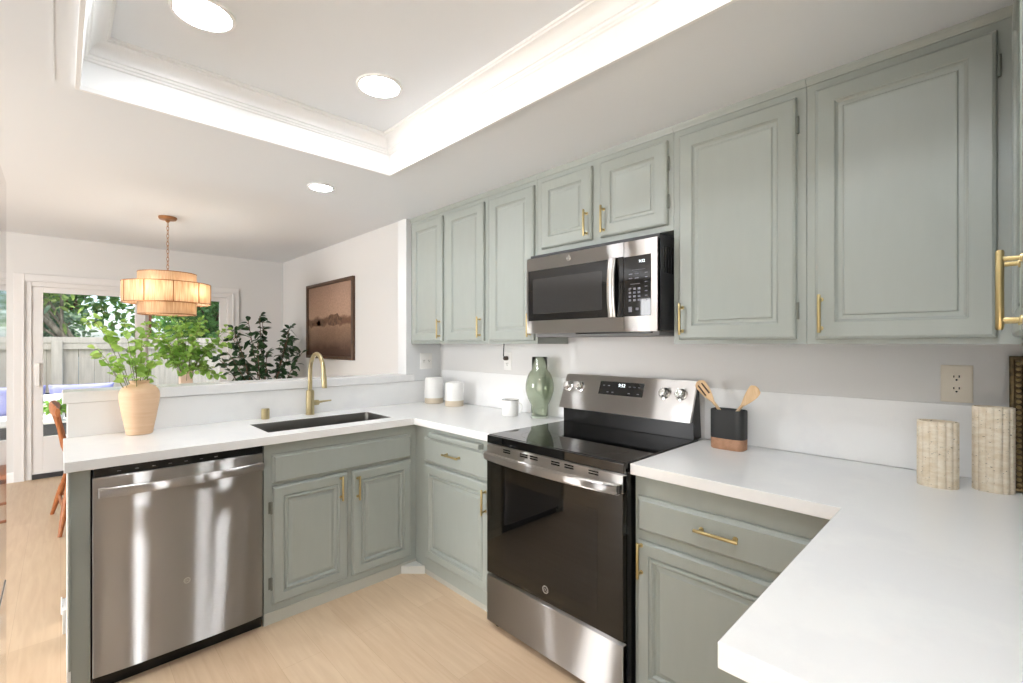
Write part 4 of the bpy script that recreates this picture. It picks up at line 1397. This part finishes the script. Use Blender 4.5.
mb = MB(); mb.box(-4, YF - .06, 1.362, 7, YF + .07, 1.452); mb.build('cap_rail', M_FENCE, root, bevel=.006)
mb = MB(); mb.box(-4, YF - .05, 1.27, 7, YF - .006, 1.36); mb.build('top_rail', M_FENCE, root, bevel=.004)
for px_ in (-2.75, -.10, 2.55, 5.2):
    mb = MB(); mb.box(px_, YF - .11, -.10, px_ + .12, YF - .0605, 1.40); mb.build('post', M_FENCE, root, bevel=.004)

# outdoor sofa
M_CUSH = mat('lavender_blue_canvas', lin(150, 152, 200), .85)
M_PIL = mat('white_canvas', lin(232, 230, 228), .85)
M_RATTAN = mat('dark_grey_frame', lin(70, 72, 76), .6)
SY = 8.35
root = thing('outdoor_sofa', 'dark grey outdoor sofa with white seat cushions against the fence', 'sofa', (.2, SY, -.1))
mb = MB(); mb.box(-1.2, SY - .30, .02, 1.3, SY + .45, .36); mb.box(-1.2, SY + .38, .36, 1.3, SY + .45, .70)
mb.build('frame', M_RATTAN, root, bevel=.01)
mb = MB()
for x_ in (-1.14, 1.18):
    for y_ in (SY - .26, SY + .36):
        mb.box(x_, y_, -.10, x_ + .06, y_ + .06, .02)
mb.build('legs', M_RATTAN, root)
for x0 in (-1.18, .06):
    mb = MB(); mb.box(x0, SY - .31, .362, x0 + 1.22, SY + .30, .46); mb.build('seat_cushion', M_PIL, root, bevel=.03, segs=3)
def cushion(name, lab, c, w, h, t, m, rx, rz, cat='cushion'):
    mb = MB()
    N = 10
    V = {}
    for sgn in (1, -1):
        for i in range(N + 1):
            for j in range(N + 1):
                u, v = 2 * i / N - 1, 2 * j / N - 1
                edge = i in (0, N) or j in (0, N)
                q = (max(0, (1 - abs(u) ** 2.6) * (1 - abs(v) ** 2.6))) ** .55
                if edge and sgn == -1:
                    V[i, j, -1] = V[i, j, 1]; continue
                p = Vector((u * w / 2 * (1 - .05 * (1 - v * v)), sgn * t / 2 * q, v * h / 2 * (1 - .05 * (1 - u * u))))
                p = Matrix.Rotation(rz, 3, 'Z') @ (Matrix.Rotation(rx, 3, 'X') @ p)
                V[i, j, sgn] = mb.v(*(Vector(c) + p))
        for i in range(N):
            for j in range(N):
                mb.face([V[i, j, sgn], V[i + 1, j, sgn], V[i + 1, j + 1, sgn], V[i, j + 1, sgn]])
    tag(mb.build(name, m, None, ang=180), lab, cat, 'cushions on the outdoor sofa')
cushion('cushion', 'lavender blue cushion on the outdoor sofa, seen left behind the white pillow', (-.42, SY + .24, .615), .58, .40, .16, M_CUSH, math.radians(-14), .1)
cushion('cushion', 'wide lavender blue back cushion on the outdoor sofa, behind the end of the half wall', (.21, SY + .24, .615), .66, .40, .16, M_CUSH, math.radians(-14), -.05)
cushion('pillow', 'white pillow leaning on the lavender cushions of the outdoor sofa', (-.13, SY + .08, .575), .40, .28, .12, M_PIL, math.radians(-22), .2, 'pillow')

# low white table with a potted plant in front of the sofa
root = thing('patio_table', 'low white patio table in front of the outdoor sofa', 'table', (.02, 7.55, -.1))
mb = MB(); mb.box(-.17, 7.38, .450, .13, 7.66, .476); mb.build('tabletop', M_PIL, root, bevel=.006)
for x_ in (-.155, .095):
    for y_ in (7.40, 7.625):
        mb = MB(); mb.box(x_, y_, -.10, x_ + .018, y_ + .018, .450); mb.build('leg', M_RATTAN, root)
root = thing('potted_plant', 'small bushy green plant in a pot on the white patio table', 'plant', (-.03, 7.52, .477))
mb = MB(); mb.lathe([(.05, .4765), (.065, .54), (.068, .555), (.060, .555), (.055, .53)], (-.03, 7.52, 0), 24); mb.build('pot', M_PIL, root)
rng = random.Random(9)
spray(root, rng, [((-.03, 7.52, .52), (-.03 + rng.uniform(-.05, .05), 7.52 + rng.uniform(-.05, .05), .6), (-.03 + rng.gauss(0, .08), 7.52 + rng.gauss(0, .08), rng.uniform(.60, .70))) for _ in range(18)], M_LEAFM, M_STEM, .07, .02, 2, .4, 3, .002)

# trees beyond the fence
def garden_tree(name, lab, x, y, trunk_r, crown, n, leaf_m, L, seed, lean=0.0, bark=M_BARK):
    root = thing(name, lab, 'tree', (x, y, -.1), 'trees beyond the garden fence')
    rg = random.Random(seed)
    lm, tm = MB(), MB()
    cx_, cz, rx, ry, rz_ = crown
    top = Vector((x + cx_, y, cz))
    base = Vector((x, y, -.1))
    tm.tube(bez(base, base.lerp(top, .5) + Vector((-lean * .3, 0, .2)), top, 8), [trunk_r * (1 - .55 * k / 8) for k in range(9)], 12)
    ends = []
    for k in range(14):
        a = rg.uniform(0, 2 * PI)
        s0 = base.lerp(top, rg.uniform(.35, .95))
        e = top + Vector((rx * .85 * math.cos(a) * rg.uniform(.4, 1), ry * .85 * math.sin(a) * rg.uniform(.4, 1), rz_ * rg.uniform(-.7, .9)))
        pts = bez(s0, s0.lerp(e, .5) + Vector((0, 0, .25)), e, 6)
        tm.tube(pts, [trunk_r * .40 * (1 - .8 * q / 6) for q in range(7)], 8)
        ends += pts[2:]
    for k in range(n):
        if rg.random() < .45:
            p = rg.choice(ends) + Vector((rg.gauss(0, .22), rg.gauss(0, .22), rg.gauss(0, .20)))
        else:
            while True:
                q = Vector((rg.uniform(-1, 1), rg.uniform(-1, 1), rg.uniform(-1, 1)))
                if .3 < q.length < 1: break
            p = top + Vector((q.x * rx, q.y * ry, q.z * rz_))
        d = Vector((rg.gauss(0, 1), rg.gauss(0, 1), rg.gauss(-.2, .8)))
        leaf(lm, rg, p, d, L * rg.uniform(.6, 1.3), L * .30 * rg.uniform(.7, 1.2))
    lm.build('leaves', leaf_m, root, ang=180, fix=False)
    tm.build('trunk', bark, root, ang=60)
M_LEAFT = leaf_mat('yellow_green_tree_leaf', lin(104, 140, 66), lin(178, 200, 116), .5, .45)  # yellow-green foliage of the paler trees
M_LEAFS = leaf_mat('deep_green_tree_leaf', lin(62, 108, 54), lin(120, 164, 90), .5, .45)  # deeper green foliage
M_LEAFG = leaf_mat('blue_green_leaf', lin(84, 112, 92), lin(140, 164, 140), .5, .35)
M_BARKG = mat('grey_bark', lin(120, 112, 98), .9)
t_, r_ = noise_mix(M_BARKG, lin(92, 86, 74), lin(146, 138, 122), (6, 6, 2), 3, 5)
garden_tree('leaning_tree', 'pale barked tree with a leaning bare limb behind the fence', 1.25, 11.2, .065, (-2.6, 3.3, 1.7, 1.0, 1.4), 3000, M_LEAFT, .15, 11, .6, M_BARKG)
garden_tree('bushy_tree', 'bushy blue-green shrub tree low behind the fence on the left', -.9, 11.8, .10, (0, 1.5, 1.3, .7, .85), 2600, M_LEAFG, .12, 12)
garden_tree('broadleaf_tree', 'dark green dense tree behind the right door panel', 2.4, 11.6, .14, (0, 2.0, 1.25, .9, 1.35), 3800, M_LEAFS, .14, 13)
garden_tree('broadleaf_tree', 'bright green tree farther back behind the fence on the right', 3.2, 13.5, .16, (0, 3.0, 2.0, 1.2, 1.9), 3400, M_LEAFT, .18, 14)
garden_tree('broadleaf_tree', 'tall mid green tree farthest back behind the fence', -.2, 15.0, .2, (0, 3.4, 2.8, 1.2, 2.3), 4200, M_LEAFS, .22, 15)
garden_tree('red_barked_tree', 'reddish brown tree trunk with sparse leaves behind the fence centre', 1.02, 10.6, .13, (.15, 3.9, .9, .7, 1.2), 900, M_LEAFS, .15, 16, 0, mat('red_bark', lin(120, 72, 54), .9))
garden_tree('broadleaf_tree', 'spreading green tree at the far left beyond the fence', -3.4, 13.0, .18, (0, 2.8, 2.2, 1.2, 2.1), 3400, M_LEAFT, .18, 17)
garden_tree('broadleaf_tree', 'dark green tree at the far right beyond the fence', 5.6, 13.0, .18, (0, 2.8, 2.2, 1.2, 2.1), 3000, M_LEAFS, .18, 18)
